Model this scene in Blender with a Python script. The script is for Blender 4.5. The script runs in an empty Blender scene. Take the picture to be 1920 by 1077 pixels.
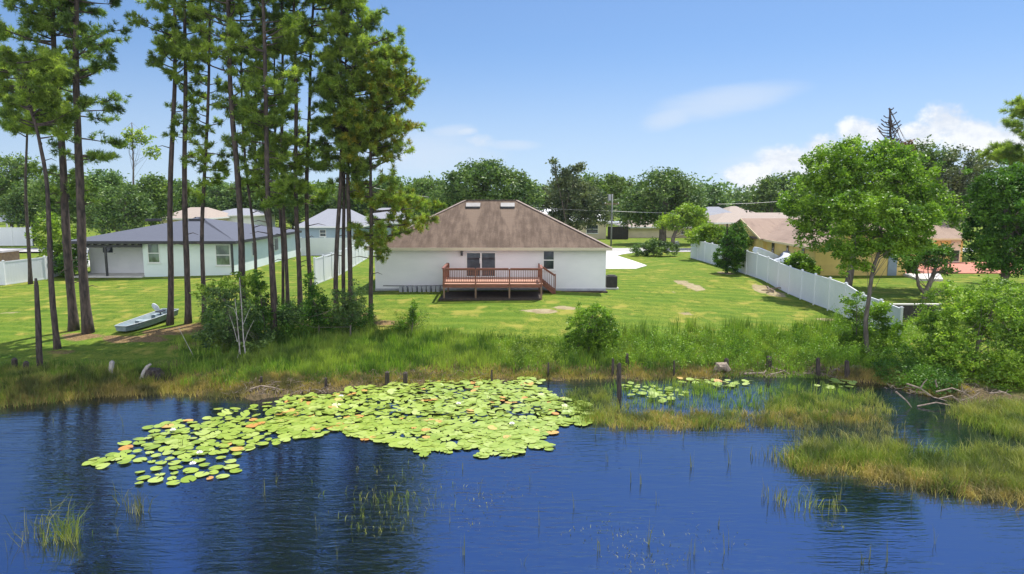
import bpy, math, random
import numpy as np
from mathutils import Vector
R = math.radians
rng = np.random.default_rng(7)
random.seed(7)
scene = bpy.context.scene
col = scene.collection

# ------------------------------------------------------------------ camera, sky, sun, exposure
PITCH = math.atan((538.5 - 368) / 1280.0)
CAMZ = 6.2
cam_d = bpy.data.cameras.new('camera'); cam_d.sensor_width = 36; cam_d.lens = 24.0
cam_d.clip_start = 0.1; cam_d.clip_end = 4000
cam = bpy.data.objects.new('camera', cam_d); col.objects.link(cam)
cam.location = (0, 0, CAMZ); cam.rotation_euler = (math.pi / 2 - PITCH, 0, 0)
scene.camera = cam

SUN_EL, SUN_AZ = 64.0, 34.0            # azimuth from +Y towards +X
SUN_STRENGTH, SKY_STRENGTH, EXPOSURE = 4.6, 0.12, 0.6
sd = bpy.data.lights.new('sun', 'SUN'); sd.energy = SUN_STRENGTH; sd.angle = R(0.5); sd.color = (1.0, 0.95, 0.86)
so = bpy.data.objects.new('sun', sd); col.objects.link(so)
sv = Vector((math.sin(R(SUN_AZ)) * math.cos(R(SUN_EL)), math.cos(R(SUN_AZ)) * math.cos(R(SUN_EL)), math.sin(R(SUN_EL))))
so.rotation_euler = sv.to_track_quat('Z', 'Y').to_euler()
so.location = (30, 40, 60)

scene.view_settings.view_transform = 'Standard'; scene.view_settings.look = 'None'
scene.view_settings.exposure = EXPOSURE; scene.view_settings.gamma = 1.0
scene.cycles.max_bounces = 6; scene.cycles.transparent_max_bounces = 4
scene.cycles.sample_clamp_direct = 6.0; scene.cycles.diffuse_bounces = 3; scene.cycles.glossy_bounces = 3

# ------------------------------------------------------------------ small node language
class NT:
    def __init__(s, tree): s.t = tree; s.n = tree.nodes; s.l = tree.links
    def new(s, typ, **kw):
        nd = s.n.new(typ)
        for k, v in kw.items(): setattr(nd, k, v)
        return nd
    def put(s, sock, v):
        if hasattr(v, 'is_output') or isinstance(v, bpy.types.NodeSocket): s.l.new(v, sock)
        elif isinstance(v, (tuple, list)):
            sock.default_value = tuple(v) + (1.0,) if len(v) == 3 and len(sock.default_value) == 4 else tuple(v)
        else: sock.default_value = v
    def m(s, op, a, b=0.0, c=None, clamp=False):
        nd = s.new('ShaderNodeMath', operation=op); nd.use_clamp = clamp
        s.put(nd.inputs[0], a); s.put(nd.inputs[1], b)
        if c is not None: s.put(nd.inputs[2], c)
        return nd.outputs[0]
    def mix(s, f, a, b, mode='MIX'):
        nd = s.new('ShaderNodeMix', data_type='RGBA', blend_type=mode)
        s.put(nd.inputs[0], f); s.put(nd.inputs[6], a); s.put(nd.inputs[7], b)
        return nd.outputs[2]
    def map(s, vec, scale=(1, 1, 1), loc=(0, 0, 0), rot=(0, 0, 0)):
        nd = s.new('ShaderNodeMapping'); s.l.new(vec, nd.inputs[0])
        nd.inputs['Scale'].default_value = scale; nd.inputs['Location'].default_value = loc; nd.inputs['Rotation'].default_value = rot
        return nd.outputs[0]
    def noise(s, vec, scale, detail=3.0, rough=0.55, dist=0.0):
        nd = s.new('ShaderNodeTexNoise'); s.l.new(vec, nd.inputs['Vector'])
        nd.inputs['Scale'].default_value = scale; nd.inputs['Detail'].default_value = detail
        nd.inputs['Roughness'].default_value = rough; nd.inputs['Distortion'].default_value = dist
        return nd.outputs['Fac']
    def ss(s, v, lo, hi):
        nd = s.new('ShaderNodeMapRange', interpolation_type='SMOOTHSTEP')
        s.put(nd.inputs[0], v); nd.inputs[1].default_value = lo; nd.inputs[2].default_value = hi
        return nd.outputs[0]
    def bump(s, h, strength, dist=0.02):
        nd = s.new('ShaderNodeBump'); nd.inputs['Strength'].default_value = strength; nd.inputs['Distance'].default_value = dist
        s.l.new(h, nd.inputs['Height']); return nd.outputs[0]
    def attr(s, name):
        return s.new('ShaderNodeAttribute', attribute_name=name).outputs['Fac']
    def tc(s, which='Object'): return s.new('ShaderNodeTexCoord').outputs[which]
    def sep(s, v):
        nd = s.new('ShaderNodeSeparateXYZ'); s.l.new(v, nd.inputs[0]); return nd.outputs

def newmat(name):
    m = bpy.data.materials.new(name); m.use_nodes = True
    t = NT(m.node_tree); b = m.node_tree.nodes['Principled BSDF']
    return m, t, b

def simple(name, c, rough=0.6, c2=None, scale=4.0, stretch=(1, 1, 1), bump=0.0, spec=0.5, metal=0.0, detail=4.0):
    m, t, b = newmat(name)
    if c2 is None: c2 = tuple(x * 0.8 for x in c)
    v = t.map(t.tc(), scale=stretch)
    n = t.noise(v, scale, detail)
    t.put(b.inputs['Base Color'], t.mix(t.ss(n, 0.3, 0.7), c, c2))
    b.inputs['Roughness'].default_value = rough; b.inputs['Specular IOR Level'].default_value = spec
    b.inputs['Metallic'].default_value = metal
    if bump: t.put(b.inputs['Normal'], t.bump(n, bump))
    return m

def leafmat(name, a, b_, c, trans=0.35, rough=0.5, big=0.25, spec=0.3, mid=1.1):
    """foliage: every leaf its own shade between three colours, with wide drifts of hue"""
    m, t, b = newmat(name)
    g = t.new('ShaderNodeNewGeometry'); r = g.outputs['Random Per Island']
    base = t.mix(t.ss(r, 0.0, 0.6), a, b_)
    base = t.mix(t.ss(r, 0.72, 1.0), base, c)
    n = t.noise(t.tc(), big, 2)
    base = t.mix(t.ss(n, 0.4, 0.65), base, t.mix(0.5, base, c))
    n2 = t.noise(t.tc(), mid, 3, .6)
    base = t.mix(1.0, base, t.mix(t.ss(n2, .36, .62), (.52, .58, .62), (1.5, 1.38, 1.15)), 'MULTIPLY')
    t.put(b.inputs['Base Color'], base)
    b.inputs['Roughness'].default_value = rough; b.inputs['Specular IOR Level'].default_value = spec
    tr = t.new('ShaderNodeBsdfTranslucent'); t.put(tr.inputs[0], t.mix(1.0, base, (1.0, 1.1, 0.45), 'MULTIPLY'))
    mx = t.new('ShaderNodeMixShader'); mx.inputs[0].default_value = trans
    t.l.new(b.outputs[0], mx.inputs[1]); t.l.new(tr.outputs[0], mx.inputs[2])
    t.l.new(mx.outputs[0], t.n['Material Output'].inputs[0])
    return m

# ------------------------------------------------------------------ world: Nishita sky with fair-weather clouds
w = bpy.data.worlds.new('World'); scene.world = w; w.use_nodes = True
t = NT(w.node_tree); bg = t.n['Background']
sky = t.new('ShaderNodeTexSky', sky_type='NISHITA'); sky.sun_disc = False
sky.sun_elevation = R(SUN_EL); sky.sun_rotation = R(SUN_AZ)
sky.air_density = 1.0; sky.dust_density = 0.3; sky.ozone_density = 2.5; sky.altitude = 0
vec = t.tc('Generated'); X, Y_, Z_ = t.sep(vec)
lift = t.new('ShaderNodeCombineXYZ'); t.put(lift.inputs[0], X); t.put(lift.inputs[1], Y_); t.put(lift.inputs[2], t.m('ADD', t.m('MAXIMUM', Z_, 0.0), 0.08))
t.l.new(lift.outputs[0], sky.inputs[0])
yy = t.m('MAXIMUM', Y_, 0.05)
u = t.m('DIVIDE', X, yy)
hor = t.m('SQRT', t.m('ADD', t.m('MULTIPLY', X, X), t.m('MULTIPLY', Y_, Y_)))
v = t.m('DIVIDE', Z_, t.m('MAXIMUM', hor, 0.05))
v = t.m('DIVIDE', Z_, yy)
cv = t.new('ShaderNodeCombineXYZ'); t.put(cv.inputs[0], u); t.put(cv.inputs[1], t.m('MULTIPLY', v, 1.5))
n1 = t.noise(cv.outputs[0], 15.0, 9, 0.68); n2 = t.noise(t.map(cv.outputs[0], scale=(1, 4, 1)), 5.0, 6, 0.65)
def blob(px, py, a, b, rot=0.0):
    u0, v0 = (px - 960) / 1280.0, (368 - py) / 1280.0
    du = t.m('SUBTRACT', u, u0); dv = t.m('SUBTRACT', v, v0)
    c, s = math.cos(rot), math.sin(rot)
    p = t.m('DIVIDE', t.m('ADD', t.m('MULTIPLY', du, c), t.m('MULTIPLY', dv, s)), a / 1280.0)
    q = t.m('DIVIDE', t.m('SUBTRACT', t.m('MULTIPLY', dv, c), t.m('MULTIPLY', du, s)), b / 1280.0)
    return t.m('SUBTRACT', 1.0, t.m('ADD', t.m('MULTIPLY', p, p), t.m('MULTIPLY', q, q)))
def union(bl):
    r = bl[0]
    for x in bl[1:]: r = t.m('MAXIMUM', r, x)
    return r
cum = union([blob(1600, 255, 48, 34), blob(1545, 285, 60, 34), blob(1465, 305, 62, 32), blob(1400, 332, 55, 28), blob(1755, 232, 58, 40),
             blob(1800, 255, 70, 34), blob(1715, 255, 50, 26), blob(1878, 238, 40, 18), blob(1850, 265, 120, 26)])
cum = t.m('ADD', cum, t.m('MULTIPLY', t.m('SUBTRACT', n1, 0.5), 3.0))
cum = t.ss(cum, -0.15, 0.85)
wis = union([blob(1350, 195, 150, 30, 0.16), blob(1250, 225, 60, 22, 0.3), blob(850, 250, 50, 14, 0.1), blob(800, 290, 150, 45), blob(1550, 330, 260, 60), blob(1850, 300, 160, 50), blob(960, 275, 60, 10)])
sm = t.m('ADD', union([blob(905, 268, 40, 15), blob(868, 250, 34, 10), blob(780, 300, 60, 26)]), t.m('MULTIPLY', t.m('SUBTRACT', t.noise(cv.outputs[0], 26.0, 6, 0.65), 0.5), 3.6)); sm = t.m('MULTIPLY', t.ss(sm, -.1, 1.7), .85)
wis = t.m('ADD', wis, t.m('MULTIPLY', t.m('SUBTRACT', n2, 0.5), 1.5))
wis = t.m('MAXIMUM', t.m('MULTIPLY', t.ss(wis, -0.3, 1.2), 0.55), sm)
fr = t.ss(Y_, 0.05, 0.2)
skyc = t.mix(1.0, sky.outputs[0], t.mix(t.ss(Z_, .24, .46), (0.60, 0.69, 0.78), (0.37, 0.57, 0.98)), 'MULTIPLY')
skyc = t.mix(t.m('MULTIPLY', t.m('SUBTRACT', 1.0, t.ss(Z_, .0, .22)), .45), skyc, (4.0, 4.35, 4.7))
c = t.mix(t.m('MULTIPLY', wis, fr), skyc, (4.1, 4.6, 5.3))
c = t.mix(t.m('MULTIPLY', t.m('MULTIPLY', cum, 0.93), fr), c, t.mix(t.ss(n1, .38, .62), (4.3, 4.6, 5.1), (5.6, 5.7, 5.8)))
# unseen bright cloud cover added behind the camera to fill the shaded walls
nb_ = t.noise(vec, 2.2, 5, .6)
bk = t.m('MULTIPLY', t.ss(t.m('MULTIPLY', Y_, -1.0), -0.1, 0.5), t.ss(t.m('ADD', nb_, t.m('MULTIPLY', t.m('MULTIPLY', Y_, -1.0), .3)), .42, .62))
c = t.mix(bk, c, (6.9, 7.3, 8.2))
t.put(bg.inputs[0], c); bg.inputs[1].default_value = SKY_STRENGTH

# ------------------------------------------------------------------ projection helpers (photo pixel -> point in the place)
cP, sP = math.cos(PITCH), math.sin(PITCH)
def ray(px, py):
    a = (px - 960) / 1280.0; b = (538.5 - py) / 1280.0
    return np.array([a, cP + b * sP, -sP + b * cP])
def P(px, py, Y):
    d = ray(px, py); k = Y / d[1]
    return np.array([d[0] * k, Y, CAMZ + d[2] * k])
def mpp(Y): return Y / 1280.0            # metres per photo pixel at distance Y

# ------------------------------------------------------------------ terrain
WZ = -1.6
SH_X = [-60, -36, -22, -19, -17.2, -15.3, -14.3, -12.8, -10.5, -8.5, -6, -2.5, 1, 4, 7, 10, 13.5, 15, 16, 17.5, 20, 26, 60]
SH_Y = [25, 25, 24.9, 25.0, 26.0, 26.9, 27.2, 26.6, 25.8, 26.2, 27.2, 28.4, 28.6, 28.8, 28.8, 29.4, 29.2, 28.2, 26.8, 25.2, 23.8, 22.5, 22]
COLS = [(-60, [(28, -1.1), (40, -.7), (52, -.35), (62, -.1), (90, 0)]),
        (-32, [(27, -1.15), (33, -.75), (40, -.6), (52, -.35), (62, -.1), (90, 0)]),
        (-20, [(27, -1.2), (31, -.9), (34, -.7), (40, -.38), (46, -.14), (52, -.02), (58, .05), (90, .05)]),
        (-11, [(28, -1.15), (31, -.9), (34, -.68), (38, -.32), (42, 0), (46, .1), (90, .05)]),
        (2, [(29.5, -1.25), (32, -1.02), (35, -.6), (38, -.18), (41, .02), (44, .1), (90, .1)]),
        (10, [(30, -1.25), (33, -.95), (37, -.62), (42, -.3), (47, .0), (52, .1), (90, .1)]),
        (18.85, [(30, -1.3), (33, -.98), (38, -.8), (43, -.62), (47, -.42), (51, -.02), (56, .05), (90, .1)]),
        (19.35, [(30, -1.4), (35, -1.1), (38.3, -.95), (38.55, 0), (56, .05), (90, .1)]),
        (60, [(30, -1.3), (35, -1.1), (38.3, -.95), (38.55, 0), (56, .05), (90, .1)])]
def zg(x, y):
    x = np.atleast_1d(np.asarray(x, float)); y = np.atleast_1d(np.asarray(y, float))
    x, y = np.broadcast_arrays(x, y)
    zs = np.stack([np.interp(y, [p[0] for p in c[1]], [p[1] for p in c[1]]) for c in COLS])
    cx = np.array([c[0] for c in COLS], float)
    xc = np.clip(x, cx[0], cx[-1]); i = np.clip(np.searchsorted(cx, xc) - 1, 0, len(cx) - 2)
    f = (xc - cx[i]) / (cx[i + 1] - cx[i])
    land = np.take_along_axis(zs, i[None], 0)[0] * (1 - f) + np.take_along_axis(zs, (i + 1)[None], 0)[0] * f
    land = land + 0.03 * np.sin(x * 0.9 + 1.3 * np.sin(y * .4)) * np.cos(y * 0.7)*np.clip((42-y)/8,0,1)
    ys = np.interp(x, SH_X, SH_Y) + 0.25 * np.sin(x * 2.1) + 0.15 * np.sin(x * 5.3 + 1)
    d = y - ys
    wat = np.where(d > 0, WZ + 0.05 + d * 0.32, WZ + 0.05 + d * 0.55)
    return np.maximum(np.minimum(land, wat), -3.2)
def Z(x, y): return float(zg(x, y)[0])
def G(px, py):
    d = ray(px, py); k = 10.0
    while k < 400:
        p = np.array([0, 0, CAMZ]) + d * k
        if p[2] <= Z(p[0], p[1]): break
        k += 0.1
    return np.array([p[0], p[1], Z(p[0], p[1])])
def Wt(px, py):
    d = ray(px, py); k = (WZ - CAMZ) / d[2]
    return np.array([d[0] * k, d[1] * k, WZ])

# ------------------------------------------------------------------ mesh helpers
class MB:
    def __init__(s): s.v = []; s.f = []; s.n = 0; s.chunks = []
    def add(s, v, f):
        v = np.asarray(v, float).reshape(-1, 3)
        for q in f: s.f.append([i + s.n for i in q])
        s.v.append(v); s.n += len(v)
    def box(s, x0, x1, y0, y1, z0, z1):
        v = [(x0, y0, z0), (x1, y0, z0), (x1, y1, z0), (x0, y1, z0), (x0, y0, z1), (x1, y0, z1), (x1, y1, z1), (x0, y1, z1)]
        s.add(v, [(0, 3, 2, 1), (4, 5, 6, 7), (0, 1, 5, 4), (1, 2, 6, 5), (2, 3, 7, 6), (3, 0, 4, 7)]); return s
    def obox(s, a, b, w_, h, up=(0, 0, 1)):
        """bar from a to b with width w_ and height h"""
        a = np.array(a, float); b = np.array(b, float); d = b - a; d /= np.linalg.norm(d)
        up = np.array(up, float); sd_ = np.cross(d, up)
        if np.linalg.norm(sd_) < 1e-4: sd_ = np.cross(d, (0, 1, 0))
        sd_ /= np.linalg.norm(sd_); up = np.cross(sd_, d)
        v = [p + i * sd_ * w_ / 2 + j * up * h / 2 for p in (a, b) for i, j in ((-1, -1), (1, -1), (1, 1), (-1, 1))]
        s.add(v, [(0, 3, 2, 1), (4, 5, 6, 7), (0, 1, 5, 4), (1, 2, 6, 5), (2, 3, 7, 6), (3, 0, 4, 7)]); return s
    def prism(s, poly, z0, z1):
        """vertical prism over a ccw polygon"""
        n = len(poly); v = [(p[0], p[1], z0) for p in poly] + [(p[0], p[1], z1) for p in poly]
        s.add(v, [tuple(range(n))[::-1], tuple(range(n, 2 * n))] + [(i, (i + 1) % n, n + (i + 1) % n, n + i) for i in range(n)]); return s
    def tube(s, pts, rad, sides=8, wob=0.0, cap=True):
        pts = np.asarray(pts, float); rad = np.broadcast_to(np.asarray(rad, float), (len(pts),))
        tan = np.gradient(pts, axis=0); tan /= np.linalg.norm(tan, axis=1)[:, None] + 1e-9
        a = np.cross(tan, (0.13, 0.99, 0.05)); a /= np.linalg.norm(a, axis=1)[:, None] + 1e-9; b = np.cross(tan, a)
        th = np.arange(sides) * 2 * math.pi / sides
        rr = rad[:, None] * (1 + wob * rng.uniform(-1, 1, (len(pts), sides)))
        v = pts[:, None, :] + rr[..., None] * (np.cos(th)[None, :, None] * a[:, None] + np.sin(th)[None, :, None] * b[:, None])
        f = []
        for i in range(len(pts) - 1):
            for j in range(sides):
                k = (j + 1) % sides; f.append((i * sides + j, i * sides + k, (i + 1) * sides + k, (i + 1) * sides + j))
        if cap:
            f.append(tuple(range(sides))[::-1]); f.append(tuple(range((len(pts) - 1) * sides, len(pts) * sides)))
        s.add(v.reshape(-1, 3), f); return s
    def build(s, name, mat, parent=None, smooth=False, bevel=0.0):
        me = bpy.data.meshes.new(name); me.from_pydata(np.concatenate(s.v).tolist(), [], s.f); me.update()
        me.materials.append(mat)
        if smooth: me.polygons.foreach_set('use_smooth', [True] * len(me.polygons))
        o = bpy.data.objects.new(name, me); col.objects.link(o)
        if parent is not None: o.parent = parent
        if bevel:
            md = o.modifiers.new('bevel', 'BEVEL'); md.width = bevel; md.segments = 2; md.limit_method = 'ANGLE'
        return o

def bulk(name, verts, nper, faces, mat, parent=None, link=True):
    """many identical little elements: verts (N*nper,3), faces given for one element"""
    N = len(verts) // nper
    me = bpy.data.meshes.new(name); me.vertices.add(len(verts)); me.vertices.foreach_set('co', np.ascontiguousarray(verts, np.float32).ravel())
    loops = []; starts = []; tot = []; k = 0
    for f in faces: loops += list(f); starts.append(k); tot.append(len(f)); k += len(f)
    L = (np.array(loops)[None] + (np.arange(N) * nper)[:, None]).ravel()
    S = (np.array(starts)[None] + (np.arange(N) * k)[:, None]).ravel()
    me.loops.add(len(L)); me.loops.foreach_set('vertex_index', L.astype(np.int32))
    me.polygons.add(N * len(faces)); me.polygons.foreach_set('loop_start', S.astype(np.int32))
    me.update(calc_edges=True); me.materials.append(mat)
    if not link: return me
    o = bpy.data.objects.new(name, me); col.objects.link(o)
    if parent is not None: o.parent = parent
    return o

def empty(name, loc=(0, 0, 0), rz=0.0):
    o = bpy.data.objects.new(name, None); o.empty_display_size = 0.3; col.objects.link(o)
    o.location = loc; o.rotation_euler = (0, 0, rz); return o
def tag(o, label=None, cat=None, group=None, kind=None):
    if label: o['label'] = label
    if cat: o['category'] = cat
    if group: o['group'] = group
    if kind: o['kind'] = kind
    return o
def thing(name, label, cat, loc=(0, 0, 0), rz=0.0, group=None): return tag(empty(name, loc, rz), label, cat, group)
def copy_tree(o, parent=None):
    c_ = o.copy(); col.objects.link(c_)
    if parent is not None: c_.parent = parent
    for ch in list(o.children): copy_tree(ch, c_)
    return c_

def unit(n):
    v_ = rng.normal(size=(n, 3)); return v_ / np.linalg.norm(v_, axis=1)[:, None]
def leaf_cards(pts, size, aspect=0.55, updown=0.0, droop=0.0):
    """one folded pointed leaf (4 verts, 2 tris sharing the midrib) per point"""
    n = len(pts); d = unit(n); d[:, 2] = d[:, 2] * 0.6 - droop; d /= np.linalg.norm(d, axis=1)[:, None]
    nr = unit(n); nr[:, 2] = np.abs(nr[:, 2]) + updown; s_ = np.cross(d, nr); s_ /= np.linalg.norm(s_, axis=1)[:, None] + 1e-9
    up = np.cross(s_, d)
    L = size * rng.uniform(0.6, 1.3, n)[:, None]; W_ = L * aspect * 0.5
    mid = pts + d * L * 0.45
    v_ = np.stack([pts, mid + s_ * W_ + up * L * .08, pts + d * L, mid - s_ * W_ + up * L * .08], 1)
    return v_.reshape(-1, 3)
LEAF_F = [(0, 1, 2, 3)]

def foliage_pts(lobes, nclump, per, crad, shell=0.55, gap=0.75):
    """points in clumps spread through ellipsoid lobes; lobes rows: cx,cy,cz,rx,ry,rz"""
    lobes = np.asarray(lobes, float); vol = (lobes[:, 3] * lobes[:, 4] * lobes[:, 5]) ** 0.67
    pick = rng.choice(len(lobes), nclump, p=vol / vol.sum())
    dirs = unit(nclump); r = shell + (1 - shell) * rng.uniform(0, 1, nclump) ** 0.6
    r *= rng.uniform(0.85, 1.12, nclump); far_ = rng.uniform(0, 1, nclump) < .07; r[far_] *= rng.uniform(1.05, 1.28, far_.sum())
    c_ = lobes[pick, :3] + dirs * r[:, None] * lobes[pick, 3:]
    q = c_ / (1.15 * crad); ph = rng.uniform(0, 6, 3); fld = np.sin(q[:, 0] + ph[0]) * np.cos(q[:, 2] * 1.2 + ph[1]) + .6 * np.sin(q[:, 1] * .9 + q[:, 0] * .5 + ph[2])
    ok = (fld < gap) | (rng.uniform(0, 1, nclump) < .25); c_ = c_[ok]; nclump = len(c_)
    cr = crad * rng.uniform(0.5, 1.3, nclump)
    k = rng.poisson(per, nclump); idx = np.repeat(np.arange(nclump), k)
    off = unit(len(idx)) * (rng.uniform(0, 1, len(idx)) ** 0.5)[:, None] * cr[idx][:, None]; off[:, 2] *= 0.7
    return c_[idx] + off, c_

# blades of grass / reeds ------------------------------------------------------
BL_F = [(0, 1, 3, 2), (2, 3, 4)]
def blades(base, h, w_=0.02, lean=0.35, leandir=None, curl=0.5):
    n = len(base); h = np.broadcast_to(h, (n,)) * rng.uniform(0.55, 1.25, n)
    a = rng.uniform(0, 2 * math.pi, n); ld = np.stack([np.cos(a), np.sin(a), np.zeros(n)], 1)
    if leandir is not None: ld = ld * 0.6 + np.array(leandir)[None]
    l = lean * rng.uniform(0.1, 1.3, n)
    b = rng.uniform(0, 2 * math.pi, n); s_ = np.stack([np.cos(b), np.sin(b) * .4, np.zeros(n)], 1) * (w_ * rng.uniform(.6, 1.3, n) / 2)[:, None]
    up = np.array([0, 0, 1.0])
    mid = base + up * (h * 0.6)[:, None] + ld * (h * l * 0.35)[:, None]
    tip = base + up * (h * (1 - curl * l * 0.5))[:, None] + ld * (h * l)[:, None]
    return np.stack([base - s_, base + s_, mid - s_ * .8, mid + s_ * .8, tip], 1).reshape(-1, 3)
def in_poly(x, y, poly):
    ins = np.zeros(len(x), bool); n = len(poly)
    for i in range(n):
        x1, y1 = poly[i][:2]; x2, y2 = poly[(i + 1) % n][:2]
        c_ = ((y1 > y) != (y2 > y)) & (x < (x2 - x1) * (y - y1) / (y2 - y1 + 1e-12) + x1); ins ^= c_
    return ins
def sample_poly(poly, n):
    p = np.array([q[:2] for q in poly]); lo, hi = p.min(0), p.max(0); out = np.zeros((0, 2))
    while len(out) < n:
        q = rng.uniform(lo, hi, (n * 2, 2)); out = np.concatenate([out, q[in_poly(q[:, 0], q[:, 1], poly)]])
    return out[:n]
# ------------------------------------------------------------------ materials
M = {}
M['bark'] = simple('pine_bark', (.115, .085, .068), .9, (.035, .028, .024), 9, (1, 1, .28), .8)
M['bark_grey'] = simple('grey_bark', (.20, .17, .14), .9, (.09, .075, .06), 8, (1, 1, .3), .6)
M['bark_pale'] = simple('pale_bark', (.50, .47, .42), .85, (.28, .25, .22), 10, (1, 1, .4), .4)
M['dead_wood'] = simple('dead_wood', (.09, .07, .06), .95, (.03, .024, .02), 12, (1, 1, .2), .6)
M['drift'] = simple('driftwood', (.36, .29, .22), .9, (.17, .13, .10), 9, (1, 1, 1), .5)
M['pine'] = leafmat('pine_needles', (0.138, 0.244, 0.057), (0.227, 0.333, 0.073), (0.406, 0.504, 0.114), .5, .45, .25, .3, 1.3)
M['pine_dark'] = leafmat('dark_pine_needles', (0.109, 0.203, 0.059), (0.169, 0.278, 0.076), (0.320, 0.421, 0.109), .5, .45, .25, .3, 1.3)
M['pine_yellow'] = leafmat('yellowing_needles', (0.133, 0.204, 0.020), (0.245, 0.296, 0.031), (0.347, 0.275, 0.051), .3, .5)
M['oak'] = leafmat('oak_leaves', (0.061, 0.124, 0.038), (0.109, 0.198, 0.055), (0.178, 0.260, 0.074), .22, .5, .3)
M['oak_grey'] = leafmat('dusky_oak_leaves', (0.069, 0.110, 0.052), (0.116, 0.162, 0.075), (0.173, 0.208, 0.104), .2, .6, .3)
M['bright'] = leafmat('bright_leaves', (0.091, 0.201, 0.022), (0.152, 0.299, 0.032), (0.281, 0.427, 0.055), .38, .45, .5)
M['dark_leaf'] = leafmat('dark_glossy_leaves', (0.039, 0.110, 0.018), (0.071, 0.187, 0.025), (0.155, 0.298, 0.039), .25, .5, .6, .25)
M['lime'] = leafmat('lime_leaves', (0.123, 0.237, 0.023), (0.199, 0.340, 0.038), (0.321, 0.426, 0.067), .38, .5, .6)
M['willow'] = leafmat('willow_leaves', (0.107, 0.214, 0.025), (0.202, 0.365, 0.038), (0.353, 0.495, 0.076), .35, .5, .5)
M['brown_leaf'] = leafmat('dead_brown_leaves', (0.084, 0.048, 0.030), (0.144, 0.084, 0.054), (0.204, 0.132, 0.084), .15, .8)
M['far'] = leafmat('far_leaves', (0.076, 0.157, 0.053), (0.128, 0.233, 0.067), (0.196, 0.301, 0.083), .2, .6, .08)
M['far2'] = leafmat('far_light_leaves', (0.084, 0.158, 0.037), (0.126, 0.220, 0.048), (0.189, 0.273, 0.063), .25, .6, .08)
M['grass_green'] = leafmat('tall_green_grass', (0.088, 0.188, 0.025), (0.150, 0.275, 0.035), (0.288, 0.362, 0.075), .35, .55, .45)
M['grass_dry'] = leafmat('dry_grass', (0.170, 0.170, 0.043), (0.289, 0.255, 0.076), (0.374, 0.281, 0.128), .3, .7, .5)
M['grass_marsh'] = leafmat('marsh_grass', (.095, .155, .022), (.17, .245, .038), (.29, .28, .10), .3, .6, .6)
M['reed'] = leafmat('reed_stems', (0.100, 0.120, 0.040), (0.170, 0.190, 0.050), (0.300, 0.290, 0.120), .1, .6, .6)
M['white_paint'] = simple('white_stucco', (.80, .80, .81), .75, (.74, .745, .76), 1.2, (1, 1, 1), .05)
M['wall_main'] = simple('off_white_stucco', (.80, .79, .80), .8, (.74, .735, .75), .6, (1, 1, 2), .08)
M['wall_mint'] = simple('pale_mint_stucco', (.74, .82, .80), .8, (.68, .77, .75), .7, (1, 1, 2), .05)
M['yellow_wall'] = simple('yellow_stucco', (.80, .60, .20), .8, (.70, .52, .17), .8, (1, 1, 2), .1)
M['cream_wall'] = simple('cream_stucco', (.74, .64, .46), .8, (.66, .57, .41), .8)
M['blue_wall'] = simple('blue_grey_siding', (.33, .42, .50), .7, (.28, .37, .45), .8)
M['fascia'] = simple('cream_fascia', (.62, .55, .40), .6, (.55, .49, .36), 2)
M['dark_trim'] = simple('dark_trim', (.025, .025, .03), .45, (.04, .04, .045), 3)
M['white_trim'] = simple('white_frame', (.80, .80, .78), .4, (.74, .74, .73), 3)
M['vinyl'] = simple('white_vinyl', (.79, .81, .84), .4, (.74, .765, .80), .8, (1, 1, .4))
M['concrete'] = simple('pale_concrete', (.62, .60, .56), .85, (.52, .50, .46), 1.5, (1, 1, 1), .1, detail=6)
M['asphalt'] = simple('sun_bleached_asphalt', (.42, .41, .39), .9, (.34, .33, .32), 1.2, (1, 1, 1), .1, detail=6)
M['deck_wood'] = simple('stained_deck_wood', (.27, .10, .06), .6, (.17, .06, .038), 3, (1, 6, 6), .15)
M['deck_floor'] = simple('deck_boards', (.56, .31, .21), .6, (.43, .22, .15), 3, (6, 1, 1), .1)
M['post_wood'] = simple('weathered_post_wood', (.26, .17, .11), .8, (.17, .11, .07), 5, (2, 2, .4), .2)
M['metal'] = simple('grey_metal', (.45, .46, .48), .4, (.36, .37, .39), 3, metal=.6)
M['dark_metal'] = simple('dark_metal', (.05, .05, .055), .4, (.08, .08, .085), 3, metal=.4)
M['boat_hull'] = simple('boat_paint', (.22, .28, .31), .5, (.13, .19, .20), 2.5, (1, 1, 3), .1)
M['boat_in'] = simple('boat_inside', (.34, .40, .42), .6, (.24, .31, .33), 3)
M['seat'] = simple('seat_vinyl', (.66, .70, .76), .4, (.56, .60, .66), 3)
M['cover'] = simple('pale_cover', (.72, .74, .78), .6, (.55, .58, .63), 2, (1, 1, 1), .4)
M['cover_grey'] = simple('grey_cover', (.36, .38, .43), .7, (.27, .29, .34), 2, (1, 1, 1), .4)
M['blue'] = simple('blue_plastic', (.05, .07, .38), .4, (.04, .05, .28), 3)
M['brick_patio'] = simple('red_pavers', (.52, .20, .13), .85, (.40, .15, .10), 5, (1, 1, 1), .2)
M['black'] = simple('black_wood', (.022, .02, .02), .7, (.04, .035, .03), 4)
M['block'] = simple('grey_block', (.42, .43, .46), .85, (.32, .33, .36), 4)
M['pad'] = leafmat('lily_pad_green', (.24, .40, .05), (.33, .50, .08), (.42, .56, .14), .12, .32, .5, .6)
M['pad_old'] = leafmat('lily_pad_orange', (.50, .25, .06), (.58, .34, .09), (.55, .42, .12), .12, .45, .5)
M['flower'] = simple('white_petals', (.85, .83, .80), .5, (.85, .80, .78), 3)
M['debris'] = simple('straw_litter', (.30, .22, .14), .95, (.16, .11, .07), 6, (1, 1, 1), .6, detail=6)

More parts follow.
